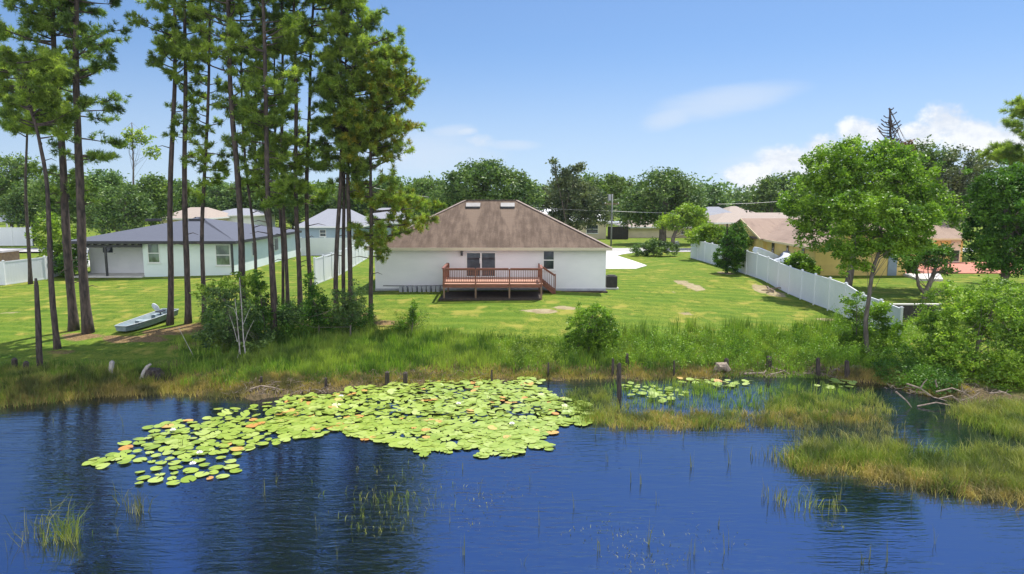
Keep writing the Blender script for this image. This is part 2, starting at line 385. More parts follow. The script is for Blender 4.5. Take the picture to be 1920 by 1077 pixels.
def glassmat(name, c=(.02, .025, .03)):
    m, t, b = newmat(name)
    n = t.noise(t.map(t.tc(), scale=(1, 1, .6)), 1.6, 3)
    t.put(b.inputs['Base Color'], t.mix(t.ss(n, .4, .65), c, tuple(x * 2.6 for x in c)))
    b.inputs['Roughness'].default_value = .05; b.inputs['Specular IOR Level'].default_value = .8
    return m
M['glass'] = glassmat('window_glass'); M['glass_green'] = glassmat('green_tinted_glass', (.07, .10, .07))

def roofmat(name, c1, c2, streak=1.0, vents=()):
    m, t, b = newmat(name)
    o = t.tc(); X, Y_, Z_ = t.sep(o)
    s1 = t.noise(t.map(o, scale=(1, .16, .16)), 3.2, 6, .65); s2 = t.noise(o, .55, 3); fine = t.noise(o, 22, 2, .7)
    f = t.m('ADD', t.m('MULTIPLY', s1, .65 * streak), t.m('ADD', t.m('MULTIPLY', s2, .35), t.m('MULTIPLY', fine, .22)))
    k = t.ss(f, .44, .74)
    for xc, y0, y1, hw in vents:          # algae-free wedge of shingles below each metal vent
        tt = t.m('DIVIDE', t.m('SUBTRACT', Y_, y0), y1 - y0)
        e = t.m('SUBTRACT', t.m('MULTIPLY', tt, hw), t.m('ABSOLUTE', t.m('SUBTRACT', X, t.m('ADD', xc, t.m('MULTIPLY', t.m('SUBTRACT', 1.0, tt), .25)))))
        e = t.m('ADD', e, t.m('MULTIPLY', t.m('SUBTRACT', s1, .5), .9))
        inside = t.m('MULTIPLY', t.ss(e, -.06, .08), t.m('LESS_THAN', Y_, y1))
        k = t.m('MULTIPLY', k, t.m('SUBTRACT', 1.0, t.m('MULTIPLY', inside, .92)))
    br = t.new('ShaderNodeTexBrick'); t.l.new(t.map(o, scale=(1, 1, 1)), br.inputs[0])
    br.inputs['Scale'].default_value = 1.0; br.inputs['Brick Width'].default_value = .32; br.inputs['Row Height'].default_value = .14
    br.inputs['Mortar Size'].default_value = .008
    br.inputs['Color1'].default_value = (1, 1, 1, 1); br.inputs['Color2'].default_value = (.86, .86, .86, 1); br.inputs['Mortar'].default_value = (.6, .6, .6, 1)
    t.put(b.inputs['Base Color'], t.mix(.6, t.mix(k, c1, c2), br.outputs[0], 'MULTIPLY'))
    b.inputs['Roughness'].default_value = .9; b.inputs['Specular IOR Level'].default_value = .2
    t.put(b.inputs['Normal'], t.bump(fine, .5, .01))
    return m

# ground sheet -------------------------------------------------------------------
def build_ground():
    xs = np.concatenate([-np.geomspace(34, 1500, 34)[::-1], np.arange(-33.6, 18.8, .3), np.arange(18.8, 19.6, .1), np.arange(19.7, 34, .3), np.geomspace(34.2, 1500, 34)])
    ys = np.concatenate([[-60, -30, -10, 0, 8, 14, 18], np.arange(20, 48, .25), np.arange(48, 82, .6), np.geomspace(82.5, 2500, 40)])
    XX, YY = np.meshgrid(xs, ys); ZZ = zg(XX.ravel(), YY.ravel())
    v_ = np.stack([XX.ravel(), YY.ravel(), ZZ], 1); nx, ny = len(xs), len(ys)
    i = np.arange(nx - 1)[None] + (np.arange(ny - 1) * nx)[:, None]
    f = np.stack([i, i + 1, i + nx + 1, i + nx], -1).reshape(-1, 4)
    me = bpy.data.meshes.new('ground'); me.vertices.add(len(v_)); me.vertices.foreach_set('co', v_.astype(np.float32).ravel())
    me.loops.add(f.size); me.loops.foreach_set('vertex_index', f.astype(np.int32).ravel())
    me.polygons.add(len(f)); me.polygons.foreach_set('loop_start', np.arange(len(f), dtype=np.int32) * 4)
    me.update(calc_edges=True)
    me.polygons.foreach_set('use_smooth', np.ones(len(f), bool))
    x, y = v_[:, 0], v_[:, 1]; nz = .35 * np.sin(x * 3.1 + 2 * np.sin(y * 1.7)) + .25 * np.sin(y * 4.3 + x * 1.1)
    dirt = np.zeros(len(v_)); straw = np.zeros(len(v_))
    for px, py, a, b, s in [(1010, 584, 1.2, .55, 1), (1062, 579, .8, .6, 1), (1297, 537, .75, 2.2, .95), (1275, 530, .5, 1.0, .8), (1285, 589, .5, .5, .6), (1262, 548, .3, .5, .6), (1440, 547, 1.0, 2.2, 1),
                            (1420, 538, .5, 1.4, .8), (20, 587, .8, .35, .6), (1362, 512, .9, 1.2, .8), (1560, 600, 1.3, .5, .8), (215, 545, 1.2, .8, .25), (640, 608, 1.2, .7, .6)]:
        g = G(px, py); e = 1 - ((x - g[0]) / a) ** 2 - ((y - g[1]) / b) ** 2 + nz * .7
        dirt = np.maximum(dirt, s * np.clip(e * 1.6, 0, 1))
    for px, py, a, b, s in [(150, 632, 1.3, .9, .9), (250, 636, 2.2, .9, .9), (330, 622, 2.0, 1.1, 1), (400, 612, 2.0, 1.2, 1), (110, 660, .9, .5, .6), (500, 605, 3.2, 2.0, .8), (620, 600, 3.0, 1.6, .8), (735, 607, 1.6, .8, .7), (350, 650, 1.8, .8, .5)]:
        g = G(px, py); e = 1 - ((x - g[0]) / a) ** 2 - ((y - g[1]) / b) ** 2 + nz * .8
        straw = np.maximum(straw, s * np.clip(e * 1.3, 0, 1))
    shore = y - np.interp(x, SH_X, SH_Y)
    for nm, arr in (('dirt', dirt), ('straw', straw), ('shore', shore)):
        at = me.attributes.new(nm, 'FLOAT', 'POINT'); at.data.foreach_set('value', arr.astype(np.float32))
    m, t, b = newmat('lawn')
    o = t.tc()
    n1 = t.noise(o, .22, 4, .6); n2 = t.noise(o, 2.2, 5, .7); n3 = t.noise(t.map(o, scale=(1, .6, 1)), 14, 4, .8)
    c_ = t.mix(t.ss(n1, .42, .58), (.120, .195, .024), (.200, .235, .034))
    c_ = t.mix(t.ss(n2, .40, .68), c_, (.095, .165, .018))
    c_ = t.mix(t.m('MULTIPLY', t.ss(n3, .42, .60), .7), c_, (.065, .12, .008))
    c_ = t.mix(t.m('MULTIPLY', t.ss(t.noise(o, .7, 3), .54, .68), .7), c_, (.32, .28, .06))
    X, Y_, Z_ = t.sep(o); tr = t.m('SINE', t.m('ADD', t.m('MULTIPLY', Y_, 5.6), t.m('ADD', t.m('MULTIPLY', n1, 9.0), t.m('MULTIPLY', X, .5))))
    c_ = t.mix(t.m('MULTIPLY', t.ss(tr, -.2, .9), .16), c_, (.33, .36, .05))
    c_ = t.mix(t.m('MULTIPLY', t.ss(t.noise(t.map(o, scale=(1, .7, 1), loc=(9, 4, 0)), 1.3, 5, .75), .55, .66), .75), c_, (.045, .10, .008))
    sandy = t.mix(t.ss(n2, .35, .65), (.42, .34, .22), (.28, .21, .13))
    edge = t.m('ADD', t.attr('dirt'), t.m('ADD', t.m('MULTIPLY', t.m('SUBTRACT', n2, .5), 1.3), t.m('MULTIPLY', t.m('SUBTRACT', n3, .5), 1.1)))
    c_ = t.mix(t.m('MULTIPLY', t.ss(edge, .3, .65), .85), c_, sandy)
    st = t.mix(t.ss(n3, .35, .6), (.33, .20, .11), (.15, .09, .05))
    edge = t.m('ADD', t.attr('straw'), t.m('MULTIPLY', t.m('SUBTRACT', n2, .5), 1.0))
    c_ = t.mix(t.m('MULTIPLY', t.ss(edge, .25, .7), .85), c_, st)
    sh = t.m('ADD', t.attr('shore'), t.m('MULTIPLY', t.m('SUBTRACT', n2, .5), 2.2))
    c_ = t.mix(t.m('SUBTRACT', 1.0, t.ss(sh, 1.0, 3.2)), c_, t.mix(t.ss(n3, .4, .6), (.15, .11, .06), (.07, .06, .03)))
    t.put(b.inputs['Base Color'], c_); b.inputs['Roughness'].default_value = .95; b.inputs['Specular IOR Level'].default_value = .1
    t.put(b.inputs['Normal'], t.bump(t.m('ADD', n3, n2), .8, .06))
    me.materials.append(m)
    ob = bpy.data.objects.new('ground', me); col.objects.link(ob); tag(ob, kind='structure')
build_ground()

# water --------------------------------------------------------------------------
def build_water():
    m, t, b = newmat('pond_water')
    o = t.tc()
    a = t.noise(t.map(o, scale=(.30, 1.7, 1), rot=(0, 0, .05)), 2.2, 3, .55, .9)
    c_ = t.noise(t.map(o, scale=(.35, 1.7, 1), rot=(0, 0, -.16)), 4.2, 3, .6, .6)
    d = t.noise(t.map(o, scale=(.8, 1.2, 1)), .35, 2)
    calm = t.ss(t.noise(t.map(o, scale=(.5, 1, 1)), .12, 2), .35, .6)
    h = t.m('ADD', t.m('MULTIPLY', a, 1.0), t.m('ADD', t.m('MULTIPLY', c_, .9), t.m('MULTIPLY', d, .4)))
    bp = t.new('ShaderNodeBump'); bp.inputs['Distance'].default_value = .024
    t.put(bp.inputs['Strength'], t.m('ADD', .22, t.m('MULTIPLY', calm, .55))); t.l.new(h, bp.inputs['Height'])
    b.inputs['Base Color'].default_value = (.002, .005, .013, 1); b.inputs['Roughness'].default_value = .03
    b.inputs['IOR'].default_value = 4.2
    b.inputs['Specular Tint'].default_value = (.9, .95, 1, 1)
    t.l.new(bp.outputs[0], b.inputs['Normal'])
    mb = MB(); mb.add([(-260, -60, WZ), (260, -60, WZ), (260, 36, WZ), (-260, 36, WZ)], [(0, 1, 2, 3)])
    tag(mb.build('water', m), kind='structure')
build_water()

# paving and street ----------------------------------------------------------------
def slab(name, pts, mat, th=.12, up=.03):
    zt = max(Z(p[0], p[1]) for p in pts) + up
    mb = MB(); mb.prism([p[:2] for p in pts], zt - th, zt); return tag(mb.build(name, mat), kind='structure')
def at(px, py): return G(px, py)
drv = [(5.6, 74.8), (6.25, 57.2), (at(1192, 505)[0], at(1192, 505)[1]), (at(1213, 499)[0], at(1213, 499)[1]), (at(1185, 489)[0], at(1185, 489)[1]), (at(1157, 480)[0], at(1157, 480)[1]), (11.8, 72), (14.0, 74.8)]
slab('driveway', drv, M['concrete'], up=.035)
mb = MB(); mb.add([(-300, 75, .125), (300, 75, .125), (300, 80.5, .125), (-300, 80.5, .125)], [(0, 1, 2, 3)]); tag(mb.build('street', M['asphalt']), kind='structure')
mb = MB(); mb.box(-60, -38, 56, 66, -.4, .02); tag(mb.build('side_driveway', M['concrete']), kind='structure')
# ------------------------------------------------------------------ building helpers
def hip_roof(mb, x0, x1, y0, y1, ze, zr, ridge):
    """ridge = (xa, ya, xb, yb): hip / gable solid with flat underside"""
    xa, ya, xb, yb = ridge
    v = [(x0, y0, ze), (x1, y0, ze), (x1, y1, ze), (x0, y1, ze), (xa, ya, zr), (xb, yb, zr)]
    if abs(xb - xa) >= abs(yb - ya): f = [(0, 1, 5, 4), (1, 2, 5), (2, 3, 4, 5), (3, 0, 4)]
    else: f = [(0, 1, 4), (1, 2, 5, 4), (2, 3, 5), (3, 0, 4, 5)]
    mb.add(v, f + [(3, 2, 1, 0)])
def ring(mb, x0, x1, y0, y1, z0, z1, th=.03):
    """fascia boards just outside a rectangle"""
    mb.box(x0 - th, x1 + th, y0 - th, y0 - .003, z0, z1); mb.box(x0 - th, x1 + th, y1 + .003, y1 + th, z0, z1)
    mb.box(x0 - th, x0 - .003, y0 - .003, y1 + .003, z0, z1); mb.box(x1 + .003, x1 + th, y0 - .003, y1 + .003, z0, z1)
def window(parent, x0, x1, z0, z1, y, frame=M['white_trim'], glass=M['glass'], sash=True, name='window', label=None, mull=0, recess=.0):
    """window in a wall facing -Y whose face is at y"""
    f = MB(); t_ = .05; yo = y - .035
    f.box(x0, x1, yo, y + .05, z1 - t_, z1); f.box(x0, x1, yo, y + .05, z0, z0 + t_)
    f.box(x0, x0 + t_, yo, y + .05, z0 + t_, z1 - t_); f.box(x1 - t_, x1, yo, y + .05, z0 + t_, z1 - t_)
    if sash: zm = (z0 + z1) / 2; f.box(x0 + t_, x1 - t_, yo + .004, y + .05, zm - .03, zm + .03)
    for k in range(mull):
        xm = x0 + (x1 - x0) * (k + 1) / (mull + 1); f.box(xm - .03, xm + .03, yo + .006, y + .05, z0 + t_, z1 - t_)
    fo = f.build(name, frame, parent)
    g = MB(); g.box(x0 + t_, x1 - t_, y - .012, y + .02, z0 + t_, z1 - t_); g.build('pane', glass, fo)
    s = MB(); s.box(x0 - .06, x1 + .06, y - .07, y - .003, z0 - .07, z0 - .003); s.build('sill', frame, fo)
    if label: fo['label'] = label
    return fo

# ------------------------------------------------------------------ main house
HY = 44.3
hx0, hx1 = P(703, 500, HY)[0], P(1136, 500, HY)[0]
EZ = P(960, 466, HY - .45)[2]
RY, RZ = HY - .45 + 6.2, None
ea0, ea1 = hx0 - .45, hx1 + .3
RZ = P(920, 376, RY)[2]
H = thing('white_house', 'single storey off-white house with streaked brown shingle roof and rear deck', 'house', (0, HY, 0))
def sub(o): o.location = (o.location[0], o.location[1] - HY, 0); return o
wl = MB(); wl.box(hx0, hx1, HY, HY + 11.6, -.35, EZ - .005); sub(wl.build('wall', M['wall_main'], H))
rxa, rxb = P(873, 376, RY)[0], P(968, 376, RY)[0]
vts = []
for (pa, pb) in ((873.9, 900.5), (938.9, 965)):
    vts.append((P(pa, 387, RY - .9)[0], P(pb, 387, RY - .9)[0]))
M['roof_main'] = roofmat('main_roof_shingles', (.19, .138, .10), (.098, .068, .048), 1.0,
    [((a + b) / 2, RY - 4.2 + (0 if i == 0 else -.5), RY - 1.1, .62) for i, (a, b) in enumerate(vts)])
rf = MB(); hip_roof(rf, ea0, ea1, HY - .45, HY + 12.0, EZ, RZ, (rxa, RY, rxb, RY)); ro = sub(rf.build('roof', M['roof_main'], H))
fa = MB(); ring(fa, ea0, ea1, HY - .45, HY + 12.0, EZ - .14, EZ + .035); fo = fa.build('fascia', M['fascia'], H); sub(fo)
rc = MB()
for a, b, (xr, ) in (((ea0, HY - .45), (rxa, RY), (0,)), ((ea1, HY - .45), (rxb, RY), (0,)), ((ea0, HY + 12.0), (rxa, RY), (0,)), ((ea1, HY + 12.0), (rxb, RY), (0,))):
    rc.obox((a[0], a[1], EZ + .02), (b[0], b[1], RZ + .02), .22, .035)
rc.obox((rxa, RY, RZ + .015), (rxb, RY, RZ + .015), .22, .035)
hc = rc.build('ridge_cap', simple('ridge_shingles', (.30, .24, .20), .9, (.24, .18, .15), 4), ro)
slope = (RZ - EZ) / (RY - HY + .45)
for (a, b) in vts:
    y = RY - .75; z = RZ - .75 * slope
    vm = MB(); vm.add([(a, y - .45, z - .45 * slope + .16), (b, y - .45, z - .45 * slope + .16), (b, y, z + .2), (a, y, z + .2),
                       (a, y - .45, z - .45 * slope + .02), (b, y - .45, z - .45 * slope + .02), (b, y + .1, z + .06), (a, y + .1, z + .06)],
                      [(0, 1, 2, 3), (2, 6, 7, 3), (0, 3, 7, 4), (1, 5, 6, 2)])
    o = vm.build('roof_vent', simple('vent_metal', (.28, .27, .26), .6, (.22, .21, .20), 3), ro)
    lv = MB(); lv.box(a + .01, b - .01, y - .44, y - .40, z - .45 * slope + .03, z - .45 * slope + .14); lv.build('louvre', M['dark_metal'], ro)
DZ = P(960, 532.6, 40.8)[2]                     # deck floor
d0, d1 = P(874, 500, HY)[0], P(930, 500, HY)[0]; dzt = P(900, 473, HY)[2]
df = MB(); df.box(d0, d1, HY - .05, HY - .003, dzt - .06, dzt); df.box(d0, d0 + .06, HY - .05, HY - .003, DZ, dzt - .06); df.box(d1 - .06, d1, HY - .05, HY - .003, DZ, dzt - .06)
dm = (d0 + d1) / 2; df.box(dm - .05, dm + .05, HY - .07, HY - .003, DZ, dzt - .06); df.box(d0 + .06, d1 - .06, HY - .05, HY - .003, DZ, DZ + .07)
dd = sub(df.build('sliding_door', M['white_trim'], H))
for a, b in ((d0 + .06, dm - .05), (dm + .05, d1 - .06)):
    g = MB(); g.box(a, b, HY - .03, HY - .004, DZ + .07, dzt - .06); g.build('pane', M['glass'], dd)
hb = MB(); hb.box(dm - .09, dm - .06, HY - .12, HY - .07, DZ + .9, DZ + 1.25); hb.build('handle', M['white_trim'], dd)
ww = window(H, P(1018, 500, HY)[0], P(1039.5, 500, HY)[0], P(960, 506, HY)[2], P(960, 470, HY)[2], HY, label='small double-hung window right of the deck'); sub(ww)
lx, lz = P(866, 476, HY)[0], P(866, 476, HY)[2]
L = MB(); L.box(lx - .07, lx + .07, HY - .2, HY - .06, lz - .12, lz + .12); L.box(lx - .09, lx + .09, HY - .22, HY - .04, lz + .12, lz + .16); L.box(lx - .03, lx + .03, HY - .06, HY - .003, lz + .0, lz + .1); L.box(lx-.02,lx+.02,HY-.15,HY-.11,lz+.16,lz+.2)
sub(L.build('wall_lantern', M['dark_metal'], H))
ft = MB(); ft.box(hx0 - .03, hx1 + .03, HY - .03, HY - .003, -.35, .2); sub(ft.build('foundation', M['block'], H))
# air conditioner at the right flank
ax = hx1 + .25
A = thing('air_conditioner', 'dark boxy condenser unit against the right end wall of the off-white house', 'air conditioner', (ax + .35, HY + 1.6, Z(ax, HY + 1.6)))
am = MB(); am.box(-.36, .36, -.36, .36, .08, .85); am.build('casing', M['black'], A, bevel=.02)
gm = MB()
for k in range(9): gm.box(-.37, .37, -.375, -.362, .14 + k * .075, .165 + k * .075)
gm.build('grille', M['black'], A)
tp = MB(); tp.tube([(0, 0, .85), (0, 0, .9)], .28, 16); tp.build('fan_cover', M['black'], A)
pb = MB(); pb.box(-.45, .45, -.45, .45, -.02, .08); pb.build('base_pad', M['concrete'], A)

DY0 = 40.8
# ladder-like row of blocks along the wall
bx0, bx1 = P(752, 540, HY - .5)[0], P(822, 540, HY - .5)[0]
nb = 9
slab('shade_soil', [(hx0 - .1, HY - .55), (hx1 + .1, HY - .35), (hx1 + .1, HY - .01), (hx0 - .1, HY - .01)], simple('dark_shade_soil', (.075, .055, .04), .95, (.04, .03, .024), 5, bump=.4), up=-.005)  # dark soil colour deepens the shade along the wall base
slab('shade_soil', [(P(824, 562, 41)[0], DY0 - .25), (P(1016, 562, 41)[0] - .1, DY0 - .2), (P(1018, 562, 41)[0] + .2, HY - .56), (P(830, 562, 41)[0], HY - .56)], bpy.data.materials['dark_shade_soil'], up=.0)  # dark sheet: shade under the deck put into the ground colour
for k in range(nb):
    x = bx0 + (bx1 - bx0) * k / (nb - 1); y = HY - .42; z = Z(x, y)
    bm = MB(); bm.box(-.1, .1, -.2, -.13, 0, .36); bm.box(-.1, .1, .13, .2, 0, .36); bm.box(-.1, -.05, -.13, .13, 0, .36); bm.box(.05, .1, -.13, .13, 0, .36)
    o = bm.build('concrete_block', M['block']); o.location = (x, y, z - .01); o.rotation_euler = (0, 0, random.uniform(-.15, .15))
    tag(o, 'grey hollow concrete block in the row at the wall left of the deck', 'concrete block', 'blocks lined up along the house wall')
pm = MB(); pm.tube([(bx0 - 1.2, HY - .3, .42), ((bx0 + bx1) / 2, HY - .28, .41), (bx1 + .3, HY - .25, .43)], .025, 6); 
tag(pm.build('long_pole', M['dark_metal']), 'thin dark pole lying along the row of blocks at the wall', 'pole')

# ------------------------------------------------------------------ deck
DY = 40.8
dx0, dx1 = P(829, 540, DY)[0], P(1017.5, 540, DY)[0]
D = thing('wooden_deck', 'raised red-brown wooden deck with baluster railing and side stairs behind the house', 'deck', ((dx0 + dx1) / 2, DY, Z(-1, DY)))
ox, oy, oz = D.location
def dm_(mb, name, mat, parent=None, bevel=0):
    for a in mb.v: a -= np.array([ox, oy, oz])
    return mb.build(name, mat, parent if parent is not None else D, bevel=bevel)
nbd = 25
fl = MB()
for k in range(nbd):
    y0 = DY + (HY - .06 - DY) * k / nbd; fl.box(dx0, dx1, y0, y0 + (HY - .06 - DY) / nbd - .012, DZ - .035, DZ)
dm_(fl, 'floor', M['deck_floor'])
jo = MB(); jo.box(dx0 + .03, dx1 - .03, DY + .02, DY + .06, DZ - .24, DZ - .038); jo.box(dx0 + .03, dx0 + .07, DY + .063, HY - .07, DZ - .24, DZ - .038); jo.box(dx1 - .07, dx1 - .03, DY + .063, HY - .07, DZ - .24, DZ - .038)
for k in range(1, 10): xx = dx0 + (dx1 - dx0) * k / 10; jo.box(xx - .02, xx + .02, DY + .063, HY - .07, DZ - .22, DZ - .04)
dm_(jo, 'rim_joist', M['deck_wood'])
RT = P(960, 503, DY)[2]
px_posts = [832.5, 891.9, 955.2, 1015]
for px in px_posts:
    x = P(px, 540, DY)[0]; m_ = MB(); m_.box(x - .05, x + .05, DY - .06, DY + .018, -.1, DZ - .2)
    dm_(m_, 'support_post', M['post_wood'])
    m_ = MB(); m_.box(x - .045, x + .045, DY - .05, DY + .015, DZ - .2, RT - .045); dm_(m_, 'rail_post', M['deck_wood'])
for x in (dx0 + .1, dx1 - .1):
    m_ = MB(); m_.box(x - .05, x + .05, HY - .75, HY - .65, -.1, DZ - .24); dm_(m_, 'support_post', M['post_wood'])
    m_ = MB(); m_.box(x - .045, x + .045, HY - .2, HY - .11, DZ, RT - .045); dm_(m_, 'rail_post', M['deck_wood'])
def railing(a, b, n, zt=(None, None), zb=(None, None)):
    """a,b: (x,y); top / bottom heights may differ at the two ends"""
    za, zb_ = zt; ba, bb = zb
    r_ = MB(); r_.obox((a[0], a[1], za - .02), (b[0], b[1], zb_ - .02), .14, .04); r_.obox((a[0], a[1], za - .09), (b[0], b[1], zb_ - .09), .04, .085); r_.obox((a[0], a[1], ba), (b[0], b[1], bb), .04, .085)
    ro_ = dm_(r_, 'railing', M['deck_wood'])
    for k in range(n):
        f = (k + .5) / n; x = a[0] + (b[0] - a[0]) * f; y = a[1] + (b[1] - a[1]) * f
        q = MB(); q.box(x - .016, x + .016, y - .016, y + .016, ba + (bb - ba) * f + .03, za + (zb_ - za) * f - .12)
        for v_ in q.v: v_ -= np.array([ox, oy, oz])
        q.build('baluster', M['deck_wood'], ro_)
for k in range(3):
    xa, xb = P(px_posts[k], 540, DY)[0] + .05, P(px_posts[k + 1], 540, DY)[0] - .05
    railing((xa, DY - .02), (xb, DY - .02), 17, (RT, RT), (DZ + .1, DZ + .1))
railing((dx0 + .05, DY + .03), (dx0 + .05, HY - .2), 15, (RT, RT), (DZ + .1, DZ + .1))
railing((dx1 - .05, DY + .03), (dx1 - .05, HY - 1.45), 9, (RT, RT), (DZ + .1, DZ + .1))
sx1 = P(1039.5, 520, HY - 1.3)[0]
railing((dx1, HY - 1.38), (sx1, HY - 1.38), 7, (RT - .05, DZ + .12 + .22), (DZ + .0, -.0 + .22))
m_ = MB(); m_.box(dx1 - .09, dx1 - .005, HY - 1.43, HY - 1.34, DZ, RT - .03); dm_(m_, 'rail_post', M['deck_wood'])
m_ = MB(); m_.box(sx1, sx1 + .08, HY - 1.43, HY - 1.34, .05, DZ + .36); dm_(m_, 'rail_post', M['deck_wood'])
ns = 5
for k in range(ns):
    x = dx1 + .04 + (sx1 - dx1) * k / ns; z = DZ - (DZ - .1) * (k + 1) / (ns + 1)
    m_ = MB(); m_.box(x, x + (sx1 - dx1) / ns + .03, HY - 1.3, HY - .15, z - .035, z); dm_(m_, 'tread', M['deck_wood'])
for y in (HY - 1.33, HY - .12):
    m_ = MB(); m_.obox((dx1 + .02, y, DZ - .16), (sx1, y, .12), .04, .26); dm_(m_, 'stringer', M['deck_wood'])

# ------------------------------------------------------------------ neighbour house on the left
NY = 54.3
N_ = thing('neighbour_house', 'pale house with dark grey hip roof behind the left pines', 'house', (-28, NY, 0))
def nb_(mb, name, mat, parent=None):
    if parent is None: parent = N_
    for a in mb.v: a -= np.array([-28, NY, 0])
    return mb.build(name, mat, parent)
nx0, nxm, nx1 = P(168, 490, NY + 2)[0], P(269, 490, NY)[0], P(437, 490, NY)[0]
ez = P(300, 453, NY - .4)[2]
NE = 70.5
m_ = MB(); m_.box(nxm, nx1, NY, NE, -.5, ez - .005); nb_(m_, 'wall', M['wall_mint'])
m_ = MB(); m_.box(nx0, nxm - .003, NY + 2.0, NE - 1, -.5, ez - .12); nb_(m_, 'recessed_wall', M['white_paint'])
nrz = P(380, 407, NY + 7.4)[2]
m_ = MB(); hip_roof(m_, nx0 - .5, nx1 + .45, NY - .45, NE + .4, ez, nrz, (nx0 + 7.0, NY + 7.4, nx1 - 6.2, NY + 7.4))
M['roof_slate'] = roofmat('dark_grey_shingles', (.115, .125, .155), (.085, .09, .115), .4)
nro = nb_(m_, 'roof', M['roof_slate'])
m_ = MB(); ring(m_, nx0 - .5, nx1 + .45, NY - .45, NE + .4, ez - .2, ez + .03); nb_(m_, 'fascia', M['dark_trim'])
def local_window(*a, **k):
    o = window(*a, **k); o.location = (28, -NY, 0); return o
local_window(N_, P(277, 470, NY)[0], P(299, 470, NY)[0], P(280, 493, NY)[2], P(280, 457, NY)[2], NY, frame=M['white_trim'], glass=M['glass_green'])
local_window(N_, P(404, 470, NY)[0], P(431, 470, NY)[0], P(280, 498, NY)[2], P(280, 459, NY)[2], NY, frame=M['white_trim'], glass=M['glass_green'])
local_window(N_, P(192, 470, NY + 2)[0], P(213, 470, NY + 2)[0], P(200, 475, NY + 2)[2], P(200, 462, NY + 2)[2], NY + 2.0, sash=False)
m_ = MB(); m_.box(nx1 - .1, nx1 + .06, NY - .12, NY - .003, -.4, ez - .2); nb_(m_, 'downspout', M['dark_trim'])
for k, px in enumerate((289, 370)):
    x = P(px, 412, NY + 6.2)[0]; z = P(px, 414, NY + 6.2)[2]
    m_ = MB(); m_.box(x - .65, x + .65, NY + 5.9, NY + 6.3, z - .05, z + .17); nb_(m_, 'roof_vent', M['dark_trim'], nro)
m_ = MB(); 
x = P(262, 464, NY + 2)[0]; m_.box(x - .08, x + .08, NY + 1.85, NY + 1.997, 2.0, 2.3); nb_(m_, 'wall_lantern', M['dark_metal'])
for yy, hh in ((NY + 4, 1.2), (NY + 9.5, 1.2)):   # windows of the flank wall
    m_ = MB(); m_.box(nx1 + .003, nx1 + .05, yy, yy + 1.1, 1.1, 1.1 + hh); f_ = nb_(m_, 'side_window', M['white_trim'])
    m_ = MB(); m_.box(nx1 + .05, nx1 + .06, yy + .07, yy + 1.03, 1.17, 1.03 + hh)
    nb_(m_, 'pane', M['glass'], f_)
# patio + pergola
pz = P(200, 516, NY)[2]
slab('patio', [(P(140, 512, NY + .2)[0], NY - .3), (nxm - .01, NY - .3), (nxm - .01, NY + 1.99), (P(140, 512, NY + .2)[0], NY + 1.99)], M['concrete'], up=.06)
PG = thing('pergola', 'black flat pergola on thin posts over the patio of the left house', 'pergola', (P(205, 500, NY)[0], NY - .2, 0))
pgx0, pgx1 = P(148, 460, NY - .2)[0], P(265.5, 460, NY - .2)[0]; pgz = P(200, 461, NY - .2)[2]
def pg_(mb, name):
    for a in mb.v: a -= np.array(PG.location)
    return mb.build(name, M['dark_trim'], PG)
m_ = MB(); m_.box(pgx0, pgx1, NY - .25, NY - .15, pgz - .14, pgz + .06); pg_(m_, 'front_beam')
m_ = MB(); m_.box(pgx0, pgx1, NY + 1.8, NY + 1.9, pgz + .04, pgz + .2); pg_(m_, 'back_beam')
for k in range(9):
    x = pgx0 + .1 + (pgx1 - pgx0 - .2) * k / 8; m_ = MB(); m_.obox((x, NY - .4, pgz + .1), (x, NY + 1.95, pgz + .26), .07, .12); pg_(m_, 'rafter')
for px in (200, 151):
    x = P(px, 500, NY - .2)[0]; m_ = MB(); m_.box(x - .07, x + .07, NY - .27, NY - .13, -.3, pgz - .14); pg_(m_, 'post')

# ------------------------------------------------------------------ yellow house on the right
YY = 53.0
yx0, yx1 = P(1528, 490, YY)[0], P(1699, 490, YY)[0]
yez = P(1528, 461, YY)[2]
YH = thing('yellow_house', 'yellow stucco house with brown shingle gables behind the right fence', 'house', (yx0, YY, 0))
def yh_(mb, name, mat, parent=None):
    if parent is None: parent = YH
    for a in mb.v: a -= np.array([yx0, YY, 0])
    return mb.build(name, mat, parent)
YB = YY + 10.3
ygz = yez + (yx1 - yx0) / 2 * .42; xm = (yx0 + yx1) / 2
m_ = MB(); v_ = [(yx0, YY, -.3), (yx1, YY, -.3), (yx1, YY, yez), (xm, YY, ygz - .03), (yx0, YY, yez)]
v_ = v_ + [(a, YB + 2, c) for a, b, c in v_]
m_.add(v_, [(0, 1, 2, 3, 4), (9, 8, 7, 6, 5), (0, 5, 6, 1), (1, 6, 7, 2), (0, 4, 9, 5)]); yh_(m_, 'wall', M['yellow_wall'])
wx1 = P(1814, 460, YB)[0]
yrid = YB + 5.2; yrz = P(1394, 411, yrid)[2]
m_ = MB(); v_ = [(yx0 - .3, YB, -.3), (yx0 - .3, YB, yez), (yx0 - .3, yrid, yrz - .05), (yx0 - .3, YB + 10.4, yez), (yx0 - .3, YB + 10.4, -.3)]
v_ = v_ + [(wx1 - .4, b, c) for a, b, c in v_]
m_.add(v_, [(0, 1, 2, 3, 4)[::-1], (5, 6, 7, 8, 9), (0, 5, 6, 1)[::-1], (3, 8, 9, 4)]); yh_(m_, 'rear_wing_wall', M['yellow_wall'])
M['roof_tan'] = roofmat('tan_shingles', (.32, .235, .18), (.21, .15, .115), .7)
